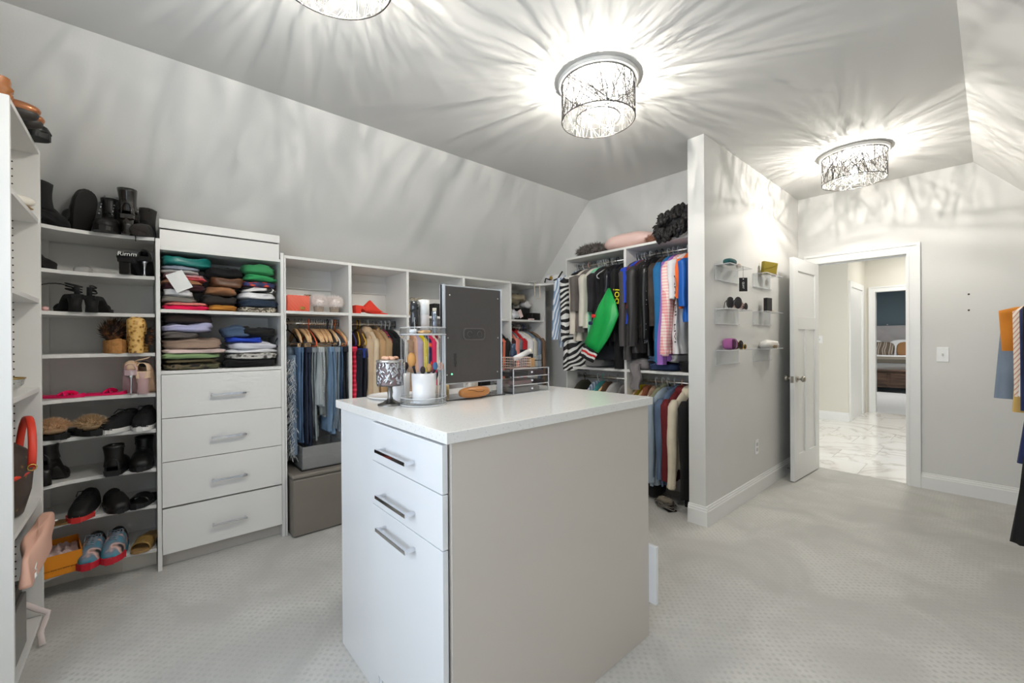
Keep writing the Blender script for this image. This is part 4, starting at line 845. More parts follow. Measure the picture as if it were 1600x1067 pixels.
# piles on the shelf of the back unit
for i, (nm, lb, m, x0_, x1_, z0_, z1_, yf) in enumerate([
    ('folded_throw', 'light grey folded throw on the left shelf of the back wall', cloth('throwgrey', (150, 148, 146)), -2.53, -2.33, 1.044, 1.12, 3.09),
    ('folded_sweater', 'soft grey sweater sliding off the right shelf of the back wall', cloth('softgrey', (126, 120, 120)), -2.02, -1.86, 1.044, 1.13, 3.08),
    ('folded_jeans', 'navy jeans folded on the right shelf of the back wall', denim('navyj', (40, 54, 86), .15), -1.86, -1.62, 1.044, 1.11, 3.08),
    ('folded_jeans', 'grey blue jeans folded on the navy jeans', denim('midj', (92, 112, 140), .3), -1.87, -1.70, 1.111, 1.17, 3.09),
    ('folded_jumper', 'pale grey top folded beside the navy jeans', cloth('ash', (186, 184, 180)), -1.70, -1.60, 1.111, 1.18, 3.08),
    ('folded_jacket', 'black jacket folded against the partition on the shelf', BLACK, -1.60, -1.44, 1.044, 1.12, 3.09)]):
    o = folded(nm, lb, m, 0, -(x1_-x0_)/2, (x1_-x0_)/2, z0_, z1_, depth=.28); o.location = ((x0_+x1_)/2, yf+.14, z0_); o.rotation_euler = (0, 0, RZB)
o = thing('hanging_scarf', 'grey knitted scarf hanging down in front of the shelf edge', 'scarf', (-1.93, 3.05, 1.10), RZB+R(-70))
cross(MB(), [(.01*sin(i*.5), 0, .0-.012*i, .05-.0006*i, .012, .9) for i in range(19)], 22, 5, .008, 3).build('cloth', cloth('softgrey', (126, 120, 120)), o)
# ================================================================ footwear
def shoe(name, label, loc, rz, L=.25, W=.085, sole=.02, sole_m=None, m=BLACK, h=.06, heel=0., heel_kind='block', heel_m=None, shaft=0., shaft_w=.04, opening=True, laces=None, toe=.6, platform=0., tilt=None, strap=None, cat='shoe', fur=None, closed=True, toecap=None, low=1., rot=None, grp=None, insole=None, bumper=None):
    """a shoe on its own sole; the toe points along local +x, heel at -L/2"""
    o = thing(name, label, cat, loc, rz, grp, rot=rot); n = 22
    def wid(t): return W/2*(.62+.38*sin(min(1, t*1.25)*pi*.5+.25)) * (1 if t < .72 else math.sqrt(max(.02, 1-((t-.72)/.285)**2)))*(1 if t > .06 else .72+.28*t/.06)
    def rise(t):
        if heel <= 0: return 0
        q_ = min(1, max(0, (t-.22)/.45)); return heel*(1-(3*q_*q_-2*q_**3))
    def base_(t): return platform+rise(t)+(.008*max(0, (t-.8)/.2)**2)
    K = 16
    # sole
    sm_ = sole_m or m; mb = MB(); rows = []
    for i in range(n+1):
        t = i/n; w = wid(t)+.003; b = base_(t); x = -L/2+t*L; lo = b-platform*0; zb = (b-sole*.0); bottom = max(0, b-platform) if heel > 0 else 0
        rows.append([(x, w, b+sole), (x, -w, b+sole), (x, -w*.96, bottom), (x, w*.96, bottom)])
    vs = [p for r in rows for p in r]; fs = []
    for i in range(n):
        for k in range(4): fs.append((i*4+k, i*4+(k+1) % 4, (i+1)*4+(k+1) % 4, (i+1)*4+k))
    fs += [(0, 1, 2, 3), (n*4+3, n*4+2, n*4+1, n*4)]
    mb.add(vs, fs); mb.build('sole', sm_, o, bev=.002)
    if bumper is not None:
        mb = MB(); vs = []; fs = []
        for i in range(9):
            t = .74+.26*i/8; w = wid(t)+.006; x = -L/2+t*L+.003; vs += [(x, w, sole*1.15), (x, -w, sole*1.15), (x, -w, .001), (x, w, .001)]
        for i in range(8):
            for k in range(4): fs.append((i*4+k, i*4+(k+1) % 4, (i+1)*4+(k+1) % 4, (i+1)*4+k))
        fs += [(0, 1, 2, 3), (35, 34, 33, 32)]; mb.add(vs, fs); mb.build('toe_bumper', bumper, o, bev=.003)
    if heel > 0:
        hm = heel_m or sm_; hx = -L/2+L*.13
        if heel_kind == 'block': MB().lathe([(.026, 0), (.024, heel*.5), (.030, heel+platform+.004)], 14, (hx, 0, 0), True).build('heel', hm, o)
        elif heel_kind == 'wedge': MB().prism([(-L/2+.004, 0), (L*.30, 0), (L*.12, platform+.01), (-L*.10, platform+heel*.6), (-L/2+.002, platform+heel)], -W*.30, W*.30, 'y').build('heel', hm, o, bev=.006)
        else: MB().lathe([(.006, 0), (.006, .01), (.0045, heel*.4), (.009, heel*.8), (.024, heel+platform+.004)], 12, (hx, 0, 0), True).build('heel', hm, o)
    # upper
    if closed:
        def hh(t):
            if t < .35: return h*(1.0 if shaft else low)
            q_ = (t-.35)/.65; return h*((1.0 if shaft else low)*(1-q_)**.9+toe*q_**.6*(1-q_)**.28 if q_ < 1 else 0)+.004
        def fn(u, v):
            t = v; p = pi*u; w = wid(t); c = cos(p); s_ = sin(p); c = math.copysign(abs(c)**.7, c)
            k_ = 1+.05*noise.noise(Vector((t*7, u*5, L*30)))
            return (-L/2+t*L+.002, w*c*k_, base_(t)+sole*.7+hh(t)*(s_**.75)*k_)
        MB().grid(fn, 16, 24).build('upper', m, o, sol=.003)
        if toecap is not None:
            MB().grid(lambda u, v: (lambda p: (p[0]+.003, p[1]*1.03, p[2]+.002))(fn(u, .74+.26*v)), 14, 8).build('toe_cap', toecap, o)
        if opening and not shaft:
            MB().ell((-L*.20, 0, base_(.3)+sole+h*low*.97), (L*.18, W*.27, .018), 16, 6).build('collar_opening', insole or mat('lining_dark', (40, 38, 38), .9), o)
    if shaft:
        rr = []
        for i in range(9):
            u = i/8; rr.append((-L*.22-.012*u, 0, base_(.2)+sole+.02+u*(shaft+h*.5), shaft_w*1.35*(1-.12*sin(u*pi)), shaft_w*(1-.12*sin(u*pi)), .35))
        b_ = BK[0]; BK[0] = 1.; cross(MB(), rr, 20, 3, .006, 1., caps=False).build('shaft', m, o, sol=.003); BK[0] = b_
        MB().ell((-L*.22-.012, 0, rr[-1][2]-.012), (shaft_w*1.2, shaft_w*.88, .006), 14, 6).build('shaft_opening', mat('lining_dark', (40, 38, 38), .9), o)
    if laces is not None:
        mb = MB()
        for i in range(6):
            u = i/5
            if shaft: x = L*(.12-.26*min(1, u*1.1)); z = base_(.5)+sole+h*.75+u*(shaft*.8); y_ = W*.20
            else: x = L*(.20-.30*u); t = x/L+.5; z = base_(t)+sole+h*((1-(max(0, t-.35))/.65)**.9*low+toe*max(0, (t-.35)/.65)**.6*.7)+.004; y_ = W*.2
            mb.tube([(x, -y_, z-.003), (x-.006, 0, z+.004), (x-.014, y_, z)], .0028, 6); mb.tube([(x, y_, z-.003), (x-.006, 0, z+.005), (x-.014, -y_, z)], .0028, 6)
        mb.tube([(x, 0, z+.004), (x+.02, .03, z+.012), (x+.04, .035, z-.006)], .0022, 5); mb.tube([(x, 0, z+.004), (x+.015, -.03, z+.01), (x+.045, -.03, z-.01)], .0022, 5)
        mb.build('laces', laces, o)
    if strap is not None:
        st_m, kind = strap
        if kind == 'slide':
            def fs_(u, v):
                p = pi*u; x = L*(.02+.26*v); t = x/L+.5; w = wid(t)*1.03; return (x, w*cos(p), base_(t)+sole*.6+(.052-.012*v)*sin(p)**.6)
            MB().grid(fs_, 16, 6).build('strap', st_m, o, sol=.004)
        if kind == 'cross':
            for s_ in (-1, 1):
                pts = []
                for i in range(9):
                    p = pi*i/8; x = L*(.22-.18*(i/8 if s_ > 0 else 1-i/8)); t = x/L+.5; pts.append((x, wid(t)*cos(p), base_(t)+sole+.017*sin(p)))
                MB().tube(pts, .010, 8, flat=.4).build('strap', st_m, o)
            if low: pass
        if kind == 'ankle':
            for hz, rx in ((.022, .027), (.036, .025), (.050, .028)):
                MB().tube([(-L*.30+rx*cos(a*pi/8), .024*sin(a*pi/8+hz*40), base_(.15)+sole+hz+.010*cos(a*pi/8)) for a in range(16)], .0035, 6, True).build('ankle_strap', st_m, o)
            for x in (.18, .26, .33):
                t = x+.5; MB().tube([(L*x-.004*i, wid(t)*cos(pi*i/8), base_(t)+sole+.030*sin(pi*i/8)) for i in range(9)], .0045, 6).build('toe_strap', st_m, o)
            MB().tube([(-L*.48, 0, base_(0)+sole), (-L*.47, 0, base_(0)+sole+.045)], .012, 8, flat=.5).build('heel_strap', st_m, o)
    if fur is not None:
        mb = MB(); mb.ell((L*.16, 0, sole+platform+.030), (L*.26, W*.55, .034), 16, 8)
        def bs_(q_):
            a = q_.random()*2*pi; ph = q_.random()*pi*.5; d = Vector((cos(a)*cos(ph), sin(a)*cos(ph), sin(ph))); return Vector((L*.16+d.x*L*.26, d.y*W*.55, sole+platform+.030+d.z*.034)), d
        mb.spikes(bs_, 900, .026, .0016, lambda q_, d: d+Vector((q_.uniform(-.5, .5), q_.uniform(-.5, .5), q_.uniform(-.4, .3))), 5)
        f_ = mb.build('fur', fur, o); f_['kind'] = 'stuff'
    return o
SW = mat('sole_white', (228, 226, 222), .6); SBL = mat('rubber_black', (22, 22, 22), .55); SUEDE = mat('black_suede', (20, 18, 19), .9, sheen=.4, bump=.2)
def sz(i): return SHZ[i]+.0005
LACEB = mat('lace_black', (20, 20, 20), .8)
def eyelets(o, pts, m=CHROME):
    mb = MB()
    for p in pts: mb.ell(p, (.004, .004, .004), 8, 6)
    mb.build('eyelets', m, o)['kind'] = 'stuff'
# top shelf
shoe('ankle_boot', 'black suede ankle boot at the left end of the top shoe shelf', (-3.16, -.365, sz(0)), R(150), L=.22, m=SUEDE, h=.07, shaft=.10, shaft_w=.045, heel=.03)
shoe('ankle_boot', 'black suede boot lying against the first boot on the top shelf', (-3.19, -.47, sz(0)), R(60), L=.22, m=SUEDE, h=.07, shaft=.14, shaft_w=.045)
shoe('ankle_boot', 'smooth black boot standing with its toe up on the top shelf', (-3.20, -.235, sz(0)+.105), 0, L=.235, W=.09, m=mat('matte_leather', (22, 19, 18), .45), h=.065, shaft=.06, shaft_w=.04, rot=(0, R(-72), R(28)))
b = shoe('combat_boot', 'black lace-up combat boot with silver eyelets, middle of the top shelf', (-3.20, -.145, sz(0)), R(-8), L=.25, W=.098, sole=.026, m=mat('matte_leather', (22, 19, 18), .45), h=.07, shaft=.125, shaft_w=.042, laces=LACEB)
eyelets(b, [(.055-.016*i-(.02 if i > 3 else 0), s_*.026, .10+.021*i) for i in range(7) for s_ in (-1, 1)])
shoe('heeled_boot', 'shiny black leather boot with a block heel seen from behind, top shelf', (-3.21, -.055, sz(0)), R(172), L=.22, W=.075, m=mat('shiny_leather', (30, 25, 21), .22, coat=.4), h=.07, heel=.085, shaft=.09, shaft_w=.038)
shoe('ankle_boot', 'crumpled dark suede boot at the right end of the top shelf', (-3.20, .0, sz(0)), R(-18), L=.22, W=.085, m=mat('dusty_suede', (36, 31, 28), .85, sheen=.4), h=.065, shaft=.11, shaft_w=.036, laces=LACEB)
tag(MB().tube([(-3.165, -.06, SHZ[0]+.012), (-3.145, -.045, SHZ[0]+.003), (-3.135, -.035, SHZ[0]+.002), (-3.131, -.033, SHZ[0]-.012), (-3.130, -.033, SHZ[0]-.030)], .0022, 6).build('boot_lace', LACEB), 'black boot lace end hanging over the edge of the top shoe shelf', 'lace')
# second shelf
shoe('platform_heel', 'black platform shoe partly hidden at the left of the second shoe shelf', (-3.20, -.42, sz(1)), R(140), L=.20, W=.07, m=SUEDE, h=.04, heel=.09, platform=.015, heel_kind='stiletto')
tag(MB().ell((-3.36, -.26, SHZ[1]+.032), (.03, .035, .032), 10, 7, .8, .02, 20, 3).build('plastic_wrap', mat('plastic_wrap', (226, 224, 220), .25, alpha=.5)), 'crumpled clear plastic wrap on the second shoe shelf', 'wrapping')
b = shoe('wedge_shoe', 'black wedge shoe with white script lettering on its strap', (-3.21, -.055, sz(1)), R(165), L=.19, W=.085, m=SUEDE, h=.03, heel=.07, heel_kind='wedge', heel_m=SHINY, strap=(SUEDE, 'slide'))
MB().ell((-.055, 0, .10), (.045, .045, .028), 14, 8).build('heel_cup', SUEDE, b)
b.name = 'wedge_shoe'; bpy.context.view_layer.update()
text('lettering', 'Rimm', .034, WHT, b, b.matrix_world.inverted() @ axes((.15, 1, 0), (-.3, 0, 1), (-3.098, -.068, SHZ[1]+.108)))
shoe('heeled_shoe', 'black shoe with a tall faceted silver heel on the second shelf', (-3.21, .005, sz(1)), R(178), L=.19, W=.075, m=SUEDE, h=.04, heel=.085, heel_kind='stiletto', heel_m=CHROME, strap=(SUEDE, 'slide'))
# third shelf
shoe('strappy_heel', 'black strappy sandal with a long loop of ribbon, left on the third shelf', (-3.21, -.30, sz(2)), R(205), L=.19, W=.075, m=BLACK, h=.03, heel=.07, closed=False, strap=(BLACK, 'ankle'))
tag(MB().tube([(-3.18+.01*sin(a*.7), -.345+.085*cos(a*pi/12), SHZ[2]+.085+.062*sin(a*pi/12)) for a in range(15)], .0028, 6).build('ribbon', LACEB), 'long black ribbon looping above the left strappy sandal', 'ribbon')
shoe('strappy_heel', 'black strappy sandal right of two on the third shoe shelf', (-3.21, -.185, sz(2)), R(160), L=.19, W=.075, m=BLACK, h=.03, heel=.065, closed=False, strap=(BLACK, 'ankle'))
tag(MB().ell((-3.14, -.375, SHZ[2]+.012), (.018, .014, .012), 12, 8).build('powder_puff', mat('puff_pink', (238, 190, 186), .9)), 'small pink puff at the left end of the third shelf', 'puff')
# fourth shelf
TANS = ramp_mat('tan_python', 'voronoi', [(0, (120, 78, 30)), (.3, (200, 150, 72)), (.5, (226, 184, 110))], scale=60, rough=.45)
b = shoe('cork_wedge', 'brown cork wedge with dark feathers on the fourth shelf', (-3.22, -.125, sz(3)), R(15), L=.15, W=.085, m=mat('cork', (176, 124, 70), .8, var=.3, vs=60), sole_m=mat('cork', (176, 124, 70), .8), h=.02, platform=.05, closed=False)
mb = MB().ell((-.01, 0, .11), (.045, .04, .05), 14, 8, .9, .02, 18)
mb.spikes(lambda q_: ((lambda d: (Vector((-.01+d.x*.04, d.y*.036, .11+d.z*.045)), d))(Vector((q_.uniform(-1, 1), q_.uniform(-1, 1), q_.uniform(-.4, 1))).normalized())), 420, .05, .004, lambda q_, d: d+Vector((0, .4, .8)), 3)
f_ = mb.build('feathers', ramp_mat('leopard_feather', 'noise', [(.35, (34, 22, 16)), (.5, (92, 58, 32)), (.62, (150, 104, 62))], scale=30), b); f_['kind'] = 'stuff'
b = shoe('platform_heel', 'tan snakeskin platform shoe seen from behind on the fourth shelf', (-3.21, -.03, sz(3)), R(176), L=.18, W=.09, m=TANS, h=.03, heel=.12, heel_kind='block', platform=.03, closed=False)
MB().lathe([(.034, 0), (.031, .06), (.035, .13), (.042, .15), (.040, .185), (.02, .20), (0, .202)], 18, (-.065, 0, 0)).build('heel_counter', TANS, b)
mb = MB(); mb.spikes(lambda q_: (Vector((-.03, -.045+.01*q_.random(), .05+.08*q_.random())), Vector((q_.uniform(-.4, .4), -1, q_.uniform(-.8, .8)))), 160, .035, .005, lambda q_, d: d, 8)
mb.build('feathers', bpy.data.materials['leopard_feather'], b)['kind'] = 'stuff'
# fifth shelf
NEON = mat('neon_pink', (240, 14, 100), .5)
for y, rz_, lb in ((-.33, 60, 'hot pink flat sandal left of two on the fifth shelf'), (-.17, 75, 'hot pink flat sandal right of two on the fifth shelf')):
    shoe('flat_sandal', lb, (-3.23, y, sz(4)), R(rz_), L=.19, W=.075, sole=.012, m=NEON, sole_m=NEON, h=.02, closed=False, strap=(NEON, 'cross'), cat='sandal')
CLP = mat('clear_pink', (236, 200, 206), .08, alpha=.38, coat=.8)
b = shoe('clear_heel', 'clear sandal with a thin silver stiletto heel on the fifth shelf', (-3.20, -.055, sz(4)), R(178), L=.19, W=.075, sole=.006, m=CLP, h=.035, heel=.11, platform=.02, heel_kind='stiletto', heel_m=CHROME, strap=(CLP, 'slide'))
MB().ell((-.055, 0, .155), (.034, .032, .034), 16, 10).build('heel_cup', mat('nude_leather', (226, 194, 162), .45), b)
b = shoe('nude_heel', 'nude beige shoe with a wide clear platform on the fifth shelf', (-3.20, .005, sz(4)), R(170), L=.19, W=.08, sole=.006, m=mat('nude_leather', (226, 194, 162), .45), h=.05, heel=.09, platform=.03, heel_kind='block', heel_m=CLP)
MB().tube([(-.08+.03*cos(a*pi/6), .03*sin(a*pi/6), .17+.004*a) for a in range(10)], .003, 6).build('ankle_strap', mat('nude_leather', (226, 194, 162), .45), b)
# sixth shelf
FURT = mat('fur_tan', (214, 176, 138), .9, var=.2, vs=40)
shoe('fur_slide', 'black slide with a tan fur band, left on the sixth shoe shelf', (-3.20, -.375, sz(5)), R(35), L=.22, W=.10, m=SBL, h=.03, sole=.022, closed=False, fur=FURT, cat='slipper')
b = shoe('fur_slide', 'black slide with a tan fur band and buckle, right of two on the sixth shelf', (-3.20, -.235, sz(5)), R(28), L=.22, W=.10, m=SBL, h=.03, sole=.024, closed=False, fur=mat('fur_tan2', (190, 160, 124), .9, var=.25, vs=40), strap=(SUEDE, 'slide'), cat='slipper')
MB().tube([(.045, -.025, .078), (.045, .0, .080), (.06, .0, .076), (.06, -.025, .074)], .002, 6, True).build('buckle', CHROME, b)
KN = mat('knit_black', (16, 16, 18), .8, bump=.4, bs=300)
shoe('sneaker', 'black knit sneaker with a white sole, left of two on the sixth shelf', (-3.215, -.095, sz(5)), R(-38), L=.25, W=.092, sole=.024, sole_m=SW, m=KN, h=.075, toe=.62, laces=LACEB)
shoe('sneaker', 'black knit sneaker with a white sole, right of two on the sixth shelf', (-3.215, .002, sz(5)), R(-12), L=.25, W=.092, sole=.024, sole_m=SW, m=KN, h=.085, toe=.58, laces=LACEB)
# seventh
shoe('block_heel_boot', 'black boot with a thick block heel at the left of the seventh shelf', (-3.19, -.36, sz(6)), R(165), L=.21, W=.085, m=mat('matte_leather', (22, 19, 18), .45), h=.06, heel=.085, shaft=.05, shaft_w=.042)
shoe('high_top_sneaker', 'black padded high-top seen from behind, left of two on the seventh shelf', (-3.20, -.118, sz(6)), R(172), L=.23, W=.092, sole=.026, sole_m=SBL, m=LEATH, h=.07, shaft=.075, shaft_w=.041, laces=LACEB)
shoe('high_top_sneaker', 'black high-top facing out, right of two on the seventh shelf', (-3.20, -.012, sz(6)), R(-6), L=.23, W=.098, sole=.026, sole_m=SBL, m=LEATH, h=.075, shaft=.080, shaft_w=.041, laces=LACEB)
# eighth
BRZ = mat('bronze_leather', (138, 104, 56), .35, .3)
b = shoe('flat_sandal', 'bronze flat sandal at the left end of the eighth shelf', (-3.14, -.375, sz(7)), R(75), L=.20, W=.075, sole=.008, sole_m=BRZ, m=BRZ, closed=False, cat='sandal'); MB().ell((.03, 0, .018), (.012, .012, .006), 10, 6).build('pearl', SW, b); MB().tube([(.02, .03, .008), (.03, 0, .022), (.02, -.03, .008)], .003, 6).build('strap', BRZ, b)
REDS = mat('sole_red', (206, 52, 50), .5)
shoe('sneaker', 'black sneaker with a red toe edge and loose laces on the eighth shelf', (-3.21, -.245, sz(7)), R(-10), L=.27, W=.095, sole=.022, sole_m=SW, m=mat('black_nubuck', (20, 19, 20), .6), h=.085, toe=.55, laces=LACEB, bumper=REDS)
shoe('loafer', 'black loafer with a fluffy lining on the eighth shelf', (-3.21, -.125, sz(7)), R(12), L=.24, W=.098, sole=.020, sole_m=SBL, m=mat('satin_black', (24, 23, 23), .45), h=.062, toe=.75)
shoe('slide', 'black slide with a folded quilted strap on the eighth shelf', (-3.205, -.005, sz(7)), R(-25), L=.22, W=.095, sole=.022, sole_m=SBL, m=LEATH, closed=False, strap=(LEATH, 'slide'), cat='slipper')
# bottom
BLU = ramp_mat('sneaker_blue', 'noise', [(.40, (34, 36, 44)), (.47, (238, 196, 184)), (.50, (118, 134, 152)), (.60, (60, 150, 172))], scale=9, rough=.6, interp='LINEAR')
for y, lb in ((-.215, 'left sneaker of a blue, pink and red pair on the bottom shoe shelf'), (-.128, 'right sneaker of a blue, pink and red pair on the bottom shoe shelf')):
    shoe('running_shoe', lb, (-3.19, y, sz(8)), R(-8), L=.26, W=.094, sole=.030, sole_m=mat('sole_blue', (52, 142, 164), .5), m=BLU, h=.085, toe=.58, laces=mat('lace_grey', (138, 152, 166), .8), bumper=mat('sole_red2', (196, 34, 52), .5))
GLD = mat('gold_woven', (176, 142, 82), .4, .35, bump=.6, bs=90)
b = shoe('woven_mule', 'gold woven mule at the right end of the bottom shoe shelf', (-3.20, -.002, sz(8)), R(-20), L=.23, W=.085, sole=.012, sole_m=mat('tan_sole', (166, 132, 84), .5), m=GLD, closed=False, strap=(GLD, 'slide'), heel=.03, cat='sandal')
OR = mat('orange_card', (236, 146, 24), .5)
sb = thing('shoe_box', 'open orange shoe box with tissue paper jutting from the bottom shelf', 'box', (-3.085, -.325, SHZ[8]+.001), R(8))
for bx in ((-.155, .0, -.105, -.102, 0, .10), (-.155, .0, .102, .105, 0, .10), (-.155, -.152, -.105, .105, 0, .10), (-.155, .0, -.105, .105, 0, .003)): pass
MB().box(-.26, .0, -.075, .075, 0, .003).box(-.26, .0, -.078, -.075, 0, .105).box(-.26, .0, .075, .078, 0, .105).box(-.263, -.26, -.078, .078, 0, .105).box(-.003, 0, -.078, .078, 0, .105).build('box_body', OR, sb)
MB().grid(lambda u, v: (-.25+.24*u, -.07+.14*v, .075+.03*noise.noise(Vector((u*5, v*5, 2)))+.02*noise.noise(Vector((u*13, v*13, 5)))), 20, 16).build('tissue_paper', mat('tissue', (236, 208, 204), .7, var=.1, vs=14), sb)
bpy.context.view_layer.update()
text('lettering', 'luxury shoes and leather goods', .0095, mat('print_brown', (120, 66, 16), .7), sb, sb.matrix_world.inverted() @ axes((-sin(R(8)), cos(R(8)), 0), (0, 0, 1), (-3.0838, -.325, SHZ[8]+.035)))
# ================================================================ near unit contents
def on_top(z): return z+.0005
MONO = ramp_mat('monogram_canvas', 'voronoi', [(0, (150, 116, 66)), (.13, (104, 80, 54)), (.18, (70, 54, 44)), (.5, (64, 50, 42))], scale=26, rough=.5, interp='LINEAR')
REDL = mat('red_leather', (224, 62, 40), .4)
hb_ = thing('handbag', 'brown monogram bucket handbag with red leather straps on the left unit', 'handbag', (-2.56, -.47, on_top(.615)), R(15))
rows = [(0, 0, .0, .10, .085, 0), (0, 0, .01, .125, .10, 0), (0, 0, .10, .155, .12, .3), (0, 0, .20, .175, .125, .4), (0, 0, .25, .165, .11, .5), (0, 0, .285, .12, .07, .6), (0, 0, .295, .05, .03, .3)]
BK[0] = 1.; cross(MB(), rows, 30, 5, .008, 1.).build('bag_body', MONO, hb_); BK[0] = .76
MB().tube([(.178*cos(a*pi/12), .13*sin(a*pi/12), .155+.03*sin(a*pi/12)) for a in range(24)], .009, 6, True, flat=.3).build('red_band', REDL, hb_)
for sg, hh_ in ((1, .18), (-1, .14)):
    MB().tube([(.145*cos(pi*i/14), sg*.105+(.01*sin(pi*i/14)), .20+hh_*sin(pi*i/14)) for i in range(15)], .012, 8, flat=.35).build('handle', REDL, hb_)
MB().box(-.04, .03, .118, .124, .19, .225).build('red_tab', REDL, hb_)
for sg in (-1, 1): MB().tube([(sg*.150, .105+.012*cos(a*pi/5), .20+.012*sin(a*pi/5)) for a in range(10)], .0025, 6, True).build('ring', mat('brass', (206, 170, 90), .25, 1.), hb_)
PK = mat('pouch_pink', (232, 182, 160), .45, bump=.3, bs=25)
pp = thing('pouch', 'soft pink pouch slumping over the front of the lower shelf', 'pouch', (-2.512, -.325, .485), rot=(0, R(2), 0))
MB().ell((0, 0, 0), (.25, .020, .066), 30, 14, .35, .02, 8, 2).build('pouch_body', PK, pp); bpy.context.view_layer.update()
text('lettering', 'VS', .05, WHT, pp, Matrix.Translation((.22, .0225, -.01)) @ axes((-.2, 0, 1), (-1, 0, -.2), (0, 0, 0)).to_3x3().to_4x4() @ Matrix.Rotation(pi, 4, 'Y'))
tb = thing('bin', 'grey metal bin with a black open lid under the pink pouch', 'bin', (-2.47, -.47, .0925), R(0))
MB().box(-.10, .20, -.15, .105, 0, .205).build('bin_body', mat('bin_steel', (150, 148, 144), .35, .6), tb, bev=.004); MB().box(-.09, .19, -.14, .095, .205, .255).build('bin_rim', SHINY, tb)
MB().box(-.10, .20, -.16, -.145, .20, .32).xf(Matrix.Translation((0, .02, 0)) @ Matrix.Rotation(0, 4, 'X')).build('lid', SHINY, tb, bev=.003)
dish = thing('glass_dish', 'small clear glass dish with a gold rim on the middle left shelf', 'dish', (-2.56, -.44, on_top(1.100)))
MB().lathe([(.03, 0), (.055, .006), (.075, .03), (.08, .055), (.078, .055), (.072, .03), (.053, .01), (0, .008)], 28).build('bowl', ACR, dish); MB().tube([(.079*cos(a*pi/14), .079*sin(a*pi/14), .055) for a in range(28)], .003, 6, True).build('gold_rim', mat('brass', (206, 170, 90), .25, 1.), dish)
tag(MB().ell((-2.47, -.41, 1.118), (.03, .018, .017), 14, 8).build('soap_bar', mat('puff_pink', (238, 190, 186), .9)), 'small pink bar beside the gold-rimmed glass dish', 'soap')
sh_ = thing('white_flat_shoe', 'white pearly flat shoe toe sticking out of an upper left shelf', 'shoe', (-2.60, -.43, on_top(1.845)), R(80)); MB().ell((0, 0, .026), (.10, .036, .026), 20, 10, .85).build('upper', mat('pearl_shoe', (232, 226, 214), .4), sh_); MB().box(-.09, .085, -.03, .03, 0, .006).build('sole', mat('tan_sole', (166, 132, 84), .5), sh_, bev=.003)
tag(MB().ell((-2.33, -.40, 1.875), (.02, .03, .029), 12, 8).build('trinket', mat('tan_leather', (190, 158, 122), .6)), 'tan trinket at the near end of an upper left shelf', 'trinket')
CB = mat('copper_toe', (170, 112, 76), .28, .55); DKG = mat('dark_leather', (52, 47, 44), .5)
for x, lb in ((-2.45, 'copper-toed flat shoe nearer the camera on top of the left unit'), (-2.535, 'copper-toed flat shoe beside the black boot on top of the left unit')):
    t = thing('flat_shoe', lb, 'shoe', (x, -.42, 2.1508), R(88)); MB().ell((0, 0, .028), (.118, .040, .028), 22, 12, .8).build('lower', DKG, t); MB().ell((.025, 0, .045), (.098, .041, .026), 22, 12, .85).build('upper', CB, t)
shoe('lace_up_shoe', 'chunky black shoe toe over the edge on top of the left unit', (-2.645, -.415, 2.1508), R(85), L=.24, W=.092, sole=.028, sole_m=SBL, m=LEATH, h=.055, toe=.8, laces=mat('lace_olive', (90, 82, 50), .8))
BRN = mat('cognac_leather', (166, 104, 56), .35, bump=.3, bs=18)
br = thing('tall_boot', 'cognac brown slouchy boot on top of the left unit at the photo edge', 'boot', (-2.372, -.40, 2.1508), 0); br.scale = (.8, .8, .45)
BK[0] = 1.; cross(MB(), [(0, 0, .02, .05, .042, .3), (0, 0, .07, .046, .04, .8), (0, 0, .10, .056, .05, 1.2), (0, 0, .125, .046, .04, .8), (0, 0, .15, .058, .052, 1.2), (0, 0, .18, .05, .044, .5), (0, 0, .235, .054, .048, .3)], 20, 4, .006, 2).build('shaft', BRN, br); BK[0] = .76
MB().ell((.0, -.06, .032), (.042, .12, .032), 18, 8, .8).build('foot', BRN, br); MB().box(-.035, .035, -.17, .04, 0, .010).build('sole', DKG, br, bev=.003)
tag(MB().tube([(-2.715, -.44, .24), (-2.735, -.40, .18), (-2.755, -.36, .13), (-2.765, -.33, .10), (-2.74, -.335, .08), (-2.70, -.345, .05), (-2.66, -.335, .012)], .011, 8, flat=.35).build('bag_strap', mat('strap_blush', (222, 208, 204), .7)), 'pale blush strap trailing onto the carpet beside the left unit', 'strap')
# ================================================================ island top
ZT = 1.0451
GOB = mat('goblet_silver', (186, 186, 190), .14, 1.)
gb = thing('candle_goblet', 'silver footed candle holder covered in leaves on the island', 'candle holder', (-1.557, .725, ZT))
MB().lathe([(.047, 0), (.047, .004), (.030, .010), (.012, .022), (.008, .034), (.0105, .050), (.0085, .066), (.012, .072), (.05, .076), (.0505, .080)], 32).build('stem_and_foot', mat('pewter', (128, 126, 124), .3, 1.), gb)
MB().lathe([(.048, .080), (.048, .168)], 32).build('candle_glass', mat('candle_mauve', (132, 112, 112), .3), gb)
q = random.Random(11); mb = MB()
for i in range(230):
    a = q.random()*2*pi; z = .086+q.random()*.075; tl = q.uniform(-1.2, 1.2); mt = Matrix.Translation((.0505*cos(a), .0505*sin(a), z)) @ Matrix.Rotation(a, 4, 'Z') @ Matrix.Rotation(tl, 4, 'X')
    s0 = len(mb.v); mb.ell((0, 0, 0), (.0018, .0052, .0105), 6, 4); mb.xf(mt, s0)
mb.build('leaf_relief', GOB, gb)['kind'] = 'stuff'
MB().lathe([(.049, .166), (.0525, .168), (.0525, .176), (.048, .177), (.047, .168)], 32).build('rim', mat('goblet_rim', (214, 212, 210), .2, .9), gb)
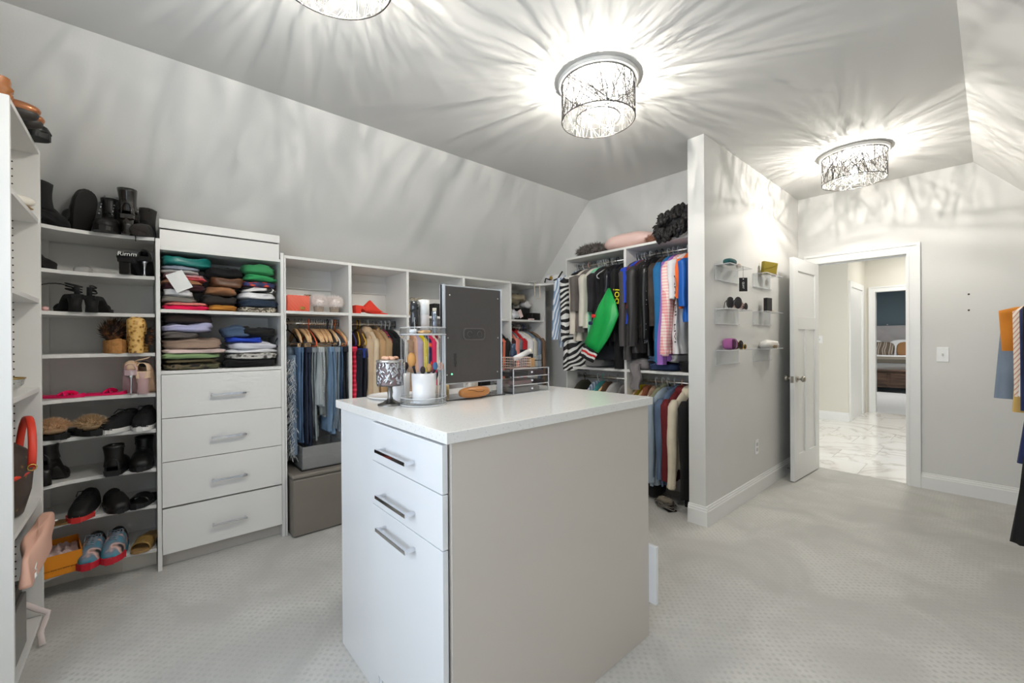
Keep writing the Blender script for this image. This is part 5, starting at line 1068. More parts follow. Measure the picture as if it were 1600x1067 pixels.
for k in range(5): tag(MB().ell((-1.557+.022*cos(k*1.3), .725+.022*sin(k*1.3), ZT+.176+.006), (.017, .011, .008), 10, 6, 1, .004, 30, k).build('makeup_sponge', mat('sponge_peach', (232, 182, 152), .8)), ('%s peach sponge in the leaf candle holder' % ('first', 'second', 'third', 'fourth', 'fifth')[k]) if False else 'small peach sponge heaped in the leaf candle holder', 'sponge', 'peach sponges in the candle holder')
OX, OY = -1.485, .832
og = thing('cosmetics_organizer', 'clear acrylic two-tier round cosmetics organizer on the island', 'organizer', (OX, OY, ZT))
for z, h_ in ((.0, .030), (.272, .030)):
    MB().lathe([(0, z), (.088, z), (.088, z+.005), (0, z+.005)], 36).build('tray', ACR, og)
    MB().lathe([(.088, z), (.0905, z), (.0905, z+h_), (.088, z+h_), (.088, z)], 36).build('tray_rim', ACR, og)
    MB().tube([(.089*cos(a*pi/18), .089*sin(a*pi/18), z+h_) for a in range(36)], .0014, 5, True).build('tray_edge', ACRE, og)
    MB().tube([(.089*cos(a*pi/18), .089*sin(a*pi/18), z+.003) for a in range(36)], .0022, 5, True).build('tray_edge', ACRE, og)
for a in (R(-105), R(25), R(140)):
    MB().tube([(.080*cos(a), .080*sin(a), .005), (.080*cos(a), .080*sin(a), .272)], .008, 12).build('post', ACR, og)
    for d_ in (-.0075, .0075): MB().tube([(.080*cos(a)+d_*.7, .080*sin(a)+d_*.7, .005), (.080*cos(a)+d_*.7, .080*sin(a)+d_*.7, .272)], .0011, 5).build('post_edge', ACRE, og)
def cup(label, x, y, z, r, h_):
    c = thing('brush_cup', label, 'cup', (x, y, z)); MB().lathe([(0, 0), (r*.86, 0), (r*.9, .003), (r, h_), (r*.95, h_), (r*.85, .008), (0, .008)], 32).build('cup_body', mat('cup_white', (226, 224, 224), .25, coat=.3), c); return c
cup('white cup of makeup brushes inside the clear organizer', OX+.012, OY-.004, ZT+.006, .049, .118)
cup('second white brush cup behind the candle holder', -1.66, .815, ZT, .045, .115)
FER = mat('brush_black', (26, 26, 28), .3, coat=.3)
def brush(label, x, y, z, lx, ly, L, hr, hc, m2=None):
    t = thing('makeup_brush', label, 'makeup brush', (x, y, z)); d = Vector((lx, ly, 1)).normalized(); e = d*L
    MB().tube([(0, 0, 0), tuple(d*L*.75), tuple(d*L*.8)], [.004, .005, .008], 8).build('handle', FER if m2 is None else m2, t); MB().ell((0, 0, 0), (hr, hr*.8, hr*1.35), 12, 8).xf(Matrix.Translation(e*.8+d*hr*1.2)).build('bristles', mat('bristle_'+hc[0], hc[1], .9), t)
BRS = [('big round golden brown brush leaning left in the white cup', -.010, -.012, -.15, -.20, .155, .021, ('gold', (206, 150, 88))), ('blue and cream tipped brush in the white cup', .018, .012, .12, .22, .135, .012, ('blue', (70, 104, 140))), ('brown tipped brush at the right of the white cup', .012, .02, .22, .34, .14, .013, ('brown', (160, 112, 90))),
       ('small tan brush in the middle of the white cup', .004, .004, .0, .16, .120, .013, ('tan', (196, 150, 96))), ('black handled brush low in the white cup', .0, -.016, -.05, .05, .110, .012, ('dark', (60, 50, 48)))]
for lb, dx, dy, lx, ly, L_, hr, hc in BRS: brush(lb, OX+.012+dx*.5, OY-.004+dy*.5, ZT+.016, lx, ly, L_+.02, hr, hc)
for i, (lx, ly, hc, lb) in enumerate(((-.1, .25, ('cream', (222, 196, 150)), 'cream tipped brush in the cup behind the candle holder'), (.1, .15, ('dark', (60, 50, 48)), 'dark tipped brush in the cup behind the candle holder'))): brush(lb, -1.66+.01*i, .815, ZT+.012, lx, ly, .15, .012, hc)
def bottle(name, label, x, y, z, prof, m, cap=None, capm=None):
    t = thing(name, label, 'bottle', (x, y, z)); MB().lathe(prof, 24, caps=False).build('bottle_body', m, t)
    if cap: MB().lathe(cap, 24).build('cap', capm, t)
    return t
ZU = ZT+.2775
BKB = mat('bottle_black', (30, 32, 36), .25, coat=.5)
bt = bottle('spray_bottle', 'black cylinder bottle with vertical white lettering on the organizer', OX-.012, OY-.030, ZU, [(0, 0), (.0175, 0), (.0175, .085), (.0165, .087)], BKB, [(.0165, .087), (.018, .088), (.018, .128), (0, .128)], BKB)
bpy.context.view_layer.update()
vd = Vector((1.48, -.80, 0)).normalized(); text('lettering', 'MORPHE', .0115, WHT, bt, axes((0, 0, -1), (vd.y*-1*-1, -vd.x*-1, 0), tuple(vd*.0178+Vector((0, 0, .042)))))
bottle('lotion_bottle', 'tall white frosted bottle beside the black one on the organizer', OX-.014, OY+.012, ZU, [(0, 0), (.021, 0), (.021, .075), (.0205, .077)], mat('frosted', (222, 214, 210), .35), [(.0195, .077), (.0215, .078), (.0215, .136), (0, .137)], mat('cap_pearl', (236, 234, 230), .3))
bottle('perfume_bottle', 'slim clear bottle with a gold neck at the right of the organizer', OX-.03, OY+.070, ZU, [(0, 0), (.011, 0), (.011, .078), (.005, .082)], mat('glass_grey', (176, 178, 182), .1, alpha=.7), [(.006, .082), (.0085, .083), (.0085, .108), (0, .108)], mat('cap_cream', (232, 226, 208), .3))
bottle('lip_gloss', 'silver tube beside the slim clear bottle on the organizer', OX-.01, OY+.056, ZU, [(0, 0), (.0085, 0), (.0085, .05), (.008, .052)], mat('tube_silver', (150, 160, 176), .2, .7), [(.008, .052), (.009, .053), (.009, .092), (0, .092)], mat('tube_silver', (150, 160, 176), .2, .7))
bottle('foundation_tube', 'pinkish nude tube at the back of the organizer', OX-.05, OY+.035, ZU, [(0, 0), (.010, 0), (.010, .055), (0, .055)], mat('tube_nude', (206, 176, 160), .4))
t = thing('powder_compact', 'round gold powder compact lying on the upper tray of the organizer', 'compact', (OX+.030, OY-.012, ZU)); MB().lathe([(0, 0), (.024, 0), (.027, .004), (.027, .010), (.023, .013), (0, .014)], 28).build('case', mat('compact_gold', (222, 172, 110), .25, .7), t)
t = thing('cream_jar', 'small white jar left on the upper tray of the organizer', 'jar', (OX+.02, OY-.055, ZU)); MB().lathe([(0, 0), (.014, 0), (.014, .018), (0, .018)], 20).build('jar_body', mat('cup_white', (226, 224, 224), .25, coat=.3), t)
# mirror
mr_ = thing('tabletop_mirror', 'large dark-backed tabletop mirror standing on the island', 'mirror', (-1.492, 1.085, ZT))
GB_ = mat('mirror_back', (74, 70, 68), .65, var=.03, vs=60)
MB().box(-.008, .004, -.150, .150, .072, .478).build('back_panel', GB_, mr_, bev=.001); MB().box(-.022, -.008, -.156, .156, .066, .484).build('frame', mat('mirror_frame', (216, 222, 228), .25, .4), mr_, bev=.001)
MB().box(-.0235, -.022, -.150, .150, .072, .478).build('mirror_glass', mat('mirror_glass', (240, 240, 240), .02, 1.), mr_)
for yy in (-.156, .148): MB().box(-.026, .006, yy, yy+.008, .004, .484).build('leg', mat('mirror_frame', (216, 222, 228), .25, .4), mr_, bev=.001)
MB().box(-.15, .014, -.165, .165, 0, .004).build('base_plate', mat('mirror_base', (196, 198, 200), .12, .6), mr_); MB().box(.0135, .0155, -.165, .165, 0, .0045).build('base_edge', mat('gap_shade_and_edge', (70, 68, 66), .8), mr_)  # dark front edge is the base plate's own colour
def rbox(mb, y0, y1, z0, z1, r, x0, x1, n=6):
    p = []
    for cx_, cz_, a0 in ((y1-r, z1-r, 0), (y0+r, z1-r, 90), (y0+r, z0+r, 180), (y1-r, z0+r, 270)):
        for i in range(n+1): a = R(a0+90*i/n); p.append((cx_+r*cos(a), cz_+r*sin(a)))
    return mb.prism(p, x0, x1, 'x')
rbox(MB(), -.060, .056, .252, .305, .018, .004, .0075).build('slot_surround', mat('slot_rim', (92, 88, 86), .4), mr_); rbox(MB(), -.055, .051, .257, .300, .015, .0075, .0085).build('slot', mat('slot_dark', (62, 58, 56), .7), mr_)
for yy in (-.028, .024): MB().lathe([(.011, 0), (.013, 0), (.013, .001), (.011, .001)], 20).xf(Matrix.Translation((.0085, yy, .278)) @ Matrix.Rotation(R(90), 4, 'Y')).build('keyhole_ring', mat('slot_rim', (92, 88, 86), .4), mr_)
for yy, zz in ((-.126, .44), (.132, .44), (-.136, .262), (.132, .262), (-.142, .108), (.128, .108)): MB().ell((.0045, yy, zz), (.0015, .0032, .0032), 10, 6).build('screw', STEEL, mr_)
MB().ell((.0045, -.118, .11), (.0015, .004, .004), 10, 6).build('indicator_light', mat('led_green', (120, 240, 170), .4, emit=1.5), mr_)
text('lettering', 'HOMDE', .016, mat('print_faint', (46, 43, 42), .7), mr_, axes((0, 0, 1), (0, -1, 0), (.0045, -.100, .168)))
gc = thing('glasses_case', 'tan leather clutch-shaped glasses case under the mirror on the island', 'glasses case', (-1.470, 1.070, ZT+.0045), R(2))
MB().grid(lambda u, v: ((lambda a, b: ((.026*math.copysign(abs(cos(a))**.7, cos(a))*cos(b)**.5), .078*sin(b)*(1-.0*sin(a)), .024+.024*sin(a)*(cos(b)**.55 if cos(b) > 0 else 0)))(2*pi*u, -pi/2+pi*v)), 20, 20, wrap=True).build('case_body', mat('case_tan', (178, 118, 62), .35, coat=.2), gc)
MB().tube([(.027, -.055, .040), (.028, -.03, .036), (.0285, -.005, .028), (.028, .02, .026), (.027, .032, .030)], .0011, 5).build('seam', mat('seam_dark', (70, 42, 24), .7), gc)
# clear drawers
cd_ = thing('makeup_drawer_box', 'clear acrylic box with three drawers of makeup palettes on the island', 'organizer', (-1.45, 1.275, ZT))
W3, D3, H3 = .235, .17, .118
for z in (0, .039, .078, H3-.003): MB().box(-D3, 0, 0, W3, z, z+.003).build('shelf', ACR, cd_); MB().box(-.0015, .0015, 0, W3, z, z+.003).build('shelf_edge', ACRE, cd_)
for y in (0, W3-.003): MB().box(-D3, 0, y, y+.003, 0, H3).build('side', ACR, cd_); MB().box(-.0015, .0015, y, y+.004, 0, H3).build('side_edge', ACRE, cd_)
MB().box(-.002, 0, .004, W3-.004, .0, H3).build('front', ACR, cd_)
for i, z in enumerate((.020, .059, .098)): MB().ell((.004, W3/2, z), (.005, .005, .005), 10, 6).build('knob', ACRE, cd_)
for i, (z, y0_, y1_, h_, c, lb) in enumerate(((.0035, .02, .19, .024, (128, 120, 120), 'wide grey makeup palette in the bottom clear drawer'), (.0425, .01, .14, .018, (150, 120, 118), 'mauve makeup palette in the middle clear drawer'), (.0425, .145, .225, .014, (74, 60, 62), 'dark makeup palette in the middle clear drawer'), (.0815, .005, .11, .02, (60, 54, 56), 'black makeup palette left in the top clear drawer'), (.0815, .115, .22, .022, (96, 78, 82), 'plum makeup palette right in the top clear drawer'))):
    t = thing('makeup_palette', lb, 'palette', (-1.46, 1.275+y0_, ZT+z)); MB().box(-.14, -.01, 0, y1_-y0_, 0, h_).build('case', mat('palette_%d' % i, c, .35), t, bev=.002)
ZD = ZT+H3+.0005
bk = thing('wire_basket', 'small silver wire basket on top of the clear drawers', 'basket', (-1.50, 1.285, ZD))
mb = MB()
for k in range(9): mb.tube([(.045, .0+.0135*k, 0), (.045, .0135*k, .05)], .0011, 5).tube([(-.045, .0135*k, 0), (-.045, .0135*k, .05)], .0011, 5)
for z in (0, .0125, .025, .0375, .05): mb.tube([(.045, 0, z), (.045, .108, z), (-.045, .108, z), (-.045, 0, z)], .0012 if z < .05 else .002, 5, True)
mb.build('wires', mat('wire_rose', (214, 192, 180), .3, .8), bk); MB().box(-.044, .044, .001, .107, 0, .002).build('base', mat('wire_rose', (214, 192, 180), .3, .8), bk)
t = thing('cream_tube', 'white plastic tube lying across the wire basket', 'tube', (-1.49, 1.37, ZD+.060), rot=(R(16), 0, R(10))); MB().tube([(0, -.06, .004), (0, -.04, 0), (0, .05, 0)], [.011, .014, .014], 14).build('tube_body', mat('cup_white', (226, 224, 224), .25, coat=.3), t); MB().tube([(0, .05, 0), (0, .068, 0)], .0135, 14).build('cap', mat('cap_cream', (232, 226, 208), .3), t)
t = thing('nail_polish', 'dark blue bottle cap standing behind the wire basket', 'bottle', (-1.59, 1.40, ZD)); MB().lathe([(0, 0), (.018, 0), (.018, .075), (.013, .085), (.013, .115), (0, .115)], 20).build('bottle_body', mat('midnight', (30, 54, 84), .2, coat=.5), t)
t = thing('perfume_bottle', 'square amber perfume bottle with a black cap on the clear drawers', 'bottle', (-1.49, 1.425, ZD)); MB().box(-.014, .014, -.017, .017, 0, .045).build('bottle_body', mat('amber_glass', (206, 160, 110), .15, alpha=.85), t, bev=.004); MB().box(-.009, .009, -.010, .010, .045, .066).build('cap', BKB, t, bev=.002)
t = thing('brush_jar', 'clear jar with a black band at the right of the clear drawers', 'jar', (-1.49, 1.475, ZD)); MB().lathe([(0, 0), (.019, 0), (.019, .06), (.0175, .06), (.0175, .002), (0, .002)], 24).build('jar_body', ACR, t); MB().lathe([(.0192, .030), (.0195, .030), (.0195, .034), (.0192, .034)], 24).build('band', BKB, t)
t = thing('perfume_bottle', 'black square capped bottle behind the amber perfume', 'bottle', (-1.57, 1.455, ZD)); MB().box(-.016, .016, -.020, .020, 0, .05).build('bottle_body', mat('glass_grey', (176, 178, 182), .1, alpha=.7), t, bev=.004); MB().box(-.014, .014, -.016, .016, .05, .085).build('cap', BKB, t, bev=.002)
for i, (y, x, h_, c, lb) in enumerate(((.97, -1.60, .055, (200, 180, 160), 'short beige jar behind the mirror near its left leg'), (1.02, -1.63, .07, (226, 196, 140), 'amber bottle behind the glasses case'), (1.14, -1.60, .062, (226, 222, 216), 'white jar behind the mirror near its right leg'), (1.19, -1.64, .075, (206, 196, 186), 'pale bottle behind the right leg of the mirror'))):
    bottle('cosmetic_jar', lb, x, y, ZT, [(0, 0), (.02, 0), (.02, h_*.7), (.012, h_*.75), (.012, h_), (0, h_)], mat('jar_%d' % i, c, .25))
t = thing('tray', 'flat white oval tray behind the candle holder on the island', 'tray', (-1.76, .85, ZT)); MB().lathe([(0, 0), (.11, 0), (.125, .006), (.125, .010), (.118, .010), (.108, .004), (0, .004)], 32).build('tray_body', mat('cup_white', (226, 224, 224), .25, coat=.3), t)
# ================================================================ things on the cubby shelves of the left wall
ZS = 1.5035
CORAL = mat('coral_leather', (232, 108, 84), .4, bump=.0)
qb = thing('quilted_handbag', 'coral quilted handbag with a gold clasp in the first cubby', 'handbag', (-3.19, .802, ZS), R(4))
MB().grid(lambda u, v: (.030+.010*sin(pi*v)+.0045*abs(sin((u*6+v*4)*pi))*sin(pi*u), -.072+.144*u, .004+.108*v), 40, 30).grid(lambda u, v: (-.030, .072-.144*u, .004+.108*v), 4, 4).box(-.030, .028, -.073, .073, 0, .110, .006).build('bag_body', CORAL, qb)
MB().box(.036, .044, .008, .038, .014, .034).build('clasp', mat('brass', (206, 170, 90), .25, 1.), qb, bev=.003)
mb = MB()
for k in range(9): mb.tube([(.0+.008*cos(a*pi/4)+.006*(k % 2), .045+.009*k*.6+.006*sin(a*pi/4), .112+.01*abs(sin(k))) for a in range(8)], .0018, 5, True)
mb.build('chain', mat('brass', (206, 170, 90), .25, 1.), qb)
FUP = mat('fur_blush', (255, 246, 241), .95)
for y, lb in ((.945, 'fluffy blush slipper left of two in the first cubby'), (1.055, 'fluffy blush slipper right of two in the first cubby')):
    b = thing('fluffy_slipper', lb, 'slipper', (-3.19, y, ZS)); mb = MB().ell((0, 0, .074), (.055, .046, .034), 16, 10)
    mb.spikes(lambda q_: (lambda d: (Vector((d.x*.052, d.y*.044, .076+d.z*.034)), d))(Vector((q_.uniform(-1, 1), q_.uniform(-1, 1), q_.uniform(-.5, 1))).normalized()), 1300, .030, .0013, lambda q_, d: d+Vector((q_.uniform(-.4, .4), q_.uniform(-.4, .4), q_.uniform(-.5, .4))), 4)
    mb.build('fur', FUP, b)['kind'] = 'stuff'; MB().lathe([(.030, 0), (.034, .038), (.036, .042), (0, .042)], 20).build('clear_heel', mat('smoky_plastic', (176, 158, 140), .2, alpha=.75), b)
RM = mat('red_suede', (226, 62, 44), .75)
b = thing('red_mule', 'red open mule with a block heel on the second cubby shelf', 'shoe', (-3.19, 1.325, ZS), R(0))
MB().prism([(-.125, 0), (-.085, 0), (-.078, .040), (-.02, .012), (.05, .0), (.13, 0), (.135, .010), (.06, .018), (.0, .030), (-.07, .062), (-.128, .066)], -.033, .033, 'x').build('sole_and_heel', RM, b, bev=.006)
MB().grid(lambda u, v: ((.038*cos(pi*u)), -.055+.145*v, .018+(.085-.055*abs(v-.38)*1.5-.03*v)*(sin(pi*u)**.7)*(1 if v > .02 else .98)*(.75+.6*min(v*3, 1)*(1-v)**.4)), 18, 16).build('upper', RM, b, sol=.004)
t = thing('black_box', 'black square box on the third cubby shelf behind the organizer', 'box', (-3.20, 1.92, ZS)); MB().box(-.08, .08, -.065, .065, 0, .110).build('box_body', mat('card_black', (30, 28, 28), .5), t, bev=.002)
t = thing('gold_twig', 'gold wire twig decoration on the third cubby shelf', 'decoration', (-3.20, 1.665, ZS)); mb = MB()
for k in range(5): mb.tube([(0, 0, 0), (0, .01*k-.02, .08), (.02*(k % 2), .02*k-.02, .135), (.02, .035*k-.03, .150), (.0, .045*k-.05, .140)], .0018, 5)
mb.build('twigs', mat('brass', (206, 170, 90), .25, 1.), t)
for nm, lb, x0_, y0_, y1_, h_, z_ in (('black_box', 'wide flat black box in front in the corner cubby', -3.13, 3.02, 3.135, .075, 0), ('black_box', 'taller black box behind in the corner cubby', -3.24, 2.95, 3.09, .130, 0)):
    t = thing(nm, lb, 'box', (x0_, y0_, ZS+z_)); MB().box(-.09, 0, 0, y1_-y0_, 0, h_).build('box_body', mat('card_black', (30, 28, 28), .5), t, bev=.002)
t = thing('small_box', 'small pale box and cap in front of the black boxes', 'box', (-3.115, 2.965, ZS)); MB().box(-.02, .02, 0, .05, 0, .014).build('box_body', mat('tissue', (236, 208, 204), .7), t, bev=.001)
t = thing('plush_cloth', 'white and pink crumpled cloth at the left of the corner cubby', 'cloth', (-3.20, 2.80, ZS)); MB().ell((0, 0, .05), (.07, .065, .05), 24, 14, .8, .05, 18, 4).build('cloth', cloth('paper', (216, 216, 222)), t)
t = thing('pink_card', 'pale pink tag leaning on the crumpled cloth', 'card', (-3.135, 2.86, ZS+.06), rot=(R(25), 0, 0)); MB().box(-.002, .002, -.022, .022, -.04, .04).build('card', mat('tissue', (236, 208, 204), .7), t)
t = thing('ruffled_bag', 'taupe crumpled satin bag on top of the black box in the corner cubby', 'bag', (-3.27, 2.87, ZS+.175)); MB().ell((0, 0, .05), (.09, .13, .05), 30, 16, .9, .05, 22, 6).build('cloth', mat('satin_taupe', (150, 138, 116), .35, bump=.4, bs=25), t)
t = thing('storage_tin', 'dark tin hidden under the taupe satin bag in the corner cubby', 'tin', (-3.27, 2.80, ZS)); MB().lathe([(0, 0), (.06, 0), (.06, .17), (0, .17)], 24).build('tin_body', mat('card_black', (30, 28, 28), .5), t)
t = thing('satin_hat', 'shiny white crumpled cap at the right of the corner cubby', 'cap', (-3.28, 3.07, ZS+.131)); MB().ell((0, 0, .045), (.07, .07, .045), 20, 12, 1, .03, 16, 2).build('crown', mat('pearl_satin', (214, 210, 208), .35), t)
# beads over the corner top
t = thing('pearl_strands', 'cream pearl necklace hanging over the edge of the corner top', 'necklace', (-3.055, 3.06, 1.878)); mb = MB()
pts = [(-.03, -.10, .0), (-.012, -.095, .002), (.012, -.088, -.008)]+[(.012, -.088, -.02-.011*i) for i in range(11)]+[(.013, -.078, -.152), (.015, -.06, -.162), (.017, -.04, -.160), (.018, -.025, -.150)]+[(.018, -.020, -.14+.011*i) for i in range(12)]+[(.005, -.018, .002), (-.02, -.016, .002)]
for p in pts: mb.ell(p, (.0055, .0055, .0055), 8, 6)
mb.build('pearls', mat('pearl', (226, 212, 190), .25), t)
t = thing('ski_goggles_bag', 'white bag with black straps and a gold buckle on the corner top', 'bag', (-2.90, 3.16, 1.8715)); MB().ell((0, 0, .048), (.13, .08, .048), 24, 14, .8, .03, 14, 8).build('bag_body', cloth('white', (232, 230, 230)), t)
for k, pts in enumerate(([(-.10, -.085, .01), (-.08, -.09, .05), (-.02, -.095, .03)], [(.03, -.09, .02), (.08, -.085, .03), (.10, -.07, .07), (.12, -.06, .10)])): MB().tube(pts, .007, 6).build('strap', BLACK, t)
MB().ell((-.01, -.088, .045), (.022, .006, .022), 14, 8).build('buckle', mat('brass', (206, 170, 90), .25, 1.), t)
t = thing('sleeve_roll', 'grey rolled cloth at the front edge of the corner top', 'cloth', (-3.07, 2.98, 1.8715)); MB().ell((0, 0, .012), (.035, .06, .012), 18, 10, .8, .008, 20).build('cloth', cloth('ash', (186, 184, 180)), t)
# ================================================================ on the back unit
ZBK = 2.0825
def fluffy(name, label, cat, loc, r, m, n, L_, th, sd, core=.8, up_=0.):
    t = thing(name, label, cat, loc); mb = MB().ell((0, 0, r[2]), tuple(a*core for a in r), 20, 12)
    mb.spikes(lambda q_: (lambda d: (Vector((d.x*r[0]*core, d.y*r[1]*core, r[2]+d.z*r[2]*core)), d))(Vector((q_.gauss(0, 1), q_.gauss(0, 1), q_.gauss(0, 1))).normalized()), n, L_, th, lambda q_, d: d+Vector((q_.uniform(-.7, .7), q_.uniform(-.7, .7), q_.uniform(-.6, .5)+up_)), sd)
    for i, v in enumerate(mb.v):
        if v[2] < .001 and v[1] > -.12: mb.v[i] = (v[0], v[1], .001)
    mb.build('fluff', m, t)['kind'] = 'stuff'; return t
fluffy('feather_boa', 'grey feathered scarf bundle at the left on top of the back unit', 'scarf', (-2.46, 3.16, ZBK), (.19, .09, .048), mat('feather_grey', (118, 110, 104), .9, var=.4, vs=30), 1500, .045, .003, 2)
t = thing('pink_pillow', 'pale pink satin pillow lying on top of the back unit', 'pillow', (-2.08, 3.19, ZBK)); MB().ell((0, 0, .068), (.25, .12, .068), 34, 16, .85, .012, 9).build('pillow_case', mat('satin_pink', (242, 206, 196), .4, bump=.15, bs=14), t)
fluffy('hair_bundle', 'small auburn hairpiece between the pink pillow and the black wig', 'hairpiece', (-1.845, 3.15, ZBK), (.05, .05, .035), mat('auburn', (150, 104, 84), .7), 300, .03, .002, 5)
t = thing('curly_wig', 'big black curly wig on top of the back unit, overhanging the edge', 'wig', (-1.60, 3.10, ZBK+.002)); q = random.Random(9); mb = MB()
for k in range(300):
    d = Vector((q.gauss(0, 1), q.gauss(0, 1), q.gauss(0, 1))).normalized(); f = .75+.3*q.random(); e = max(0, d.x)*.05
    p = (d.x*.155*f, d.y*.12*f-(.05 if d.z < 0 else 0), max(.018, .118+d.z*.10*f+d.x*.03)-(.07 if (d.y < -.5 and d.z < -.1) else 0)); r_ = .012+.016*q.random(); mb.ell(p, (r_, r_*.8, r_*1.2), 7, 5, 1, .012, 50, k)
    mb.tube([p, (p[0]+d.x*.02+.01*q.random(), p[1]+d.y*.02, p[2]+.014), (p[0]+d.x*.035, p[1]+d.y*.035+.01*q.random(), p[2]+.012*d.z)], [.005, .006, .003], 5)
mb.ell((0, -.02, .112), (.13, .09, .085), 16, 10); mb.build('curls', mat('wig_black', (24, 21, 21), .6, sheen=.2), t)['kind'] = 'stuff'
# ================================================================ floor of the closet
ot = thing('ottoman_box', 'grey faux leather storage box on the floor under the jeans', 'storage box', (0, 0, 0))
OG = mat('otto_grey', (124, 117, 108), .5, var=.03, vs=6, bump=.1, bs=10)
MB().box(-3.42, -3.015, .726, 1.112, .004, .385, .01).build('box_body', OG, ot, bev=.006); MB().box(-3.425, -3.010, .722, 1.116, .386, .415, .008).build('lid', OG, ot, bev=.006)
t = thing('plastic_bin', 'clear grey plastic bin standing on the grey storage box', 'bin', (-3.23, .80, .416)); PB = mat('smoke_bin', (176, 176, 174), .2, alpha=.45, coat=.3)
MB().box(-.15, .15, 0, .28, 0, .005).box(-.15, -.146, 0, .28, 0, .16).box(.146, .15, 0, .28, 0, .16).box(-.15, .15, 0, .004, 0, .16).box(-.15, .15, .276, .28, 0, .16).build('bin_body', PB, t); MB().box(-.16, .16, -.008, .288, 0, .008).build('bin_tray', mat('card_black', (30, 28, 28), .5), t)
MB().box(-.146, .146, .09, .094, .006, .15).build('divider', PB, t)
tg = thing('strappy_sandal', 'grey strappy sandal tangled on the carpet under the denim jackets', 'sandal', (-1.66, 3.02, .002), R(-30)); SG = mat('sandal_grey', (110, 104, 98), .5)
for k in range(4): MB().tube([(.11*cos(a*pi/8+k)*(1-.1*k), .065*sin(a*pi/8+k*.7), .012+.010*k+.018*abs(sin(a*.8+k))) for a in range(16)], .0055, 6, True, flat=.6).build('strap', SG, tg)
MB().ell((.0, .0, .045), (.075, .045, .035), 14, 8, .8, .02, 20).build('upper', mat('taupe_knit', (128, 118, 104), .8), tg); MB().box(-.10, .10, -.035, .035, 0, .008).build('sole', SBL, tg, bev=.003)
t = thing('black_bag', 'black soft bag slumped on the carpet below the light denim jacket', 'bag', (-1.86, 3.16, .0)); MB().ell((0, 0, .075), (.12, .09, .075), 22, 12, .8, .02, 12).build('bag_body', BLACK, t)
# ================================================================ acrylic wall shelves on the partition
def wshelf(label, y, z, out=.105):
    t = thing('acrylic_shelf', label, 'wall shelf', (XP+.0005, y, z)); Lh = .41
    MB().box(0, out, 0, Lh, -.004, 0).build('shelf_plate', ACR, t); MB().box(0, .004, 0, Lh, -.105, -.004).build('back_plate', mat('acrylic_milky', (248, 250, 250), .2, alpha=.30, coat=.3), t)
    for y0_, y1_ in ((0, .003), (Lh-.003, Lh)): MB().box(0, out, y0_, y1_, -.004, 0).build('edge', ACRE, t); MB().box(0, .0045, y0_, y1_, -.105, -.004).build('edge', ACRE, t)
    MB().box(out-.002, out+.0005, 0, Lh, -.0045, .0005).build('front_edge', ACRE, t); MB().box(0, .014, 0, Lh, -.109, -.105).build('lower_lip', ACRE, t)
    for yy in (.07, Lh-.07): MB().ell((.005, yy, -.05), (.002, .005, .005), 10, 6).build('screw', STEEL, t)
for (y, z, lb) in ((3.08, 1.83, 'top left clear acrylic shelf on the partition, holding the teal pouch'), (3.08, 1.513, 'middle left clear acrylic shelf on the partition, holding the cat-eye sunglasses'), (3.08, 1.217, 'bottom left clear acrylic shelf on the partition, holding the purple case'),
                   (3.80, 1.838, 'top right clear acrylic shelf on the partition, holding the olive pouch'), (3.80, 1.523, 'middle right clear acrylic shelf on the partition, holding the black box'), (3.80, 1.215, 'bottom right clear acrylic shelf on the partition, holding the white scarf')): wshelf(lb, y, z)
XS = XP+.055
def blob(name, label, cat, part, x, y, z, r, m, e=.8, jit=.0, rz=0, js=20): t = thing(name, label, cat, (x, y, z+.0006), rz); MB().ell((0, 0, r[2]), r, 20, 12, e, jit, js).build(part, m, t); return t
blob('teal_pouch', 'dark teal velvet case on the top left acrylic shelf', 'case', 'case', XS, 3.205, 1.83, (.035, .075, .024), mat('teal_velvet', (34, 84, 84), .9, sheen=.6))
blob('slim_glasses_case', 'beige slim case beside the teal case', 'case', 'case', XS, 3.36, 1.83, (.018, .06, .013), mat('beige_case', (196, 160, 132), .6), rz=.3)
t = thing('price_tag', 'black hanging tag with white lettering below the top left acrylic shelf', 'tag', (XP+.108, 3.30, 1.828), R(-50)); MB().tube([(0, 0, 0), (.003, 0, -.02), (.002, 0, -.085)], .0012, 5).build('string', LACEB, t); MB().box(.001, .003, -.028, .028, -.185, -.085).xf(Matrix.Translation((.002, 0, 0))).build('card', mat('card_black', (30, 28, 28), .5), t); MB().ell((.0055, 0, -.095), (.001, .004, .004), 8, 6).build('eyelet', WHT, t)
bpy.context.view_layer.update(); text('lettering', 'QUAY', .018, WHT, t, axes((0, 0, -1), (0, 1, 0), (.0055, 0, -.140)))
def shades(label, x, y, z, m, w=.062, h_=.05, rz=0, tilt=0, lens=None):
    t = thing('sunglasses', label, 'sunglasses', (x, y, z+.0008), rz)
    for s_ in (-1, 1): MB().lathe([(.0, -.0015), (1, -.0015), (1.08, 0), (1, .0015), (0, .0015)], 20).xf(Matrix.Translation((0, s_*w*.52, h_*.55)) @ Matrix.Rotation(R(90), 4, 'Y') @ Matrix.Diagonal((h_*.46, w*.46, 1, 1))).build('lens', lens or mat('lens_dark', (44, 42, 44), .08), t)
    for s_ in (-1, 1): MB().tube([(0, s_*w*.52+w*.48*cos(a*pi/9), h_*.55+h_*.5*sin(a*pi/9)) for a in range(18)], .0032, 6, True).build('rim', m, t)
    MB().tube([(0, -.012, h_*.7), (.002, 0, h_*.78), (0, .012, h_*.7)], .0028, 6).build('bridge', m, t)
    for s_ in (-1, 1): MB().tube([(0, s_*w, h_*.75), (-.02, s_*w, h_*.6), (-.045, s_*w*.9, .004)], .003, 6).build('temple', m, t)
    return t
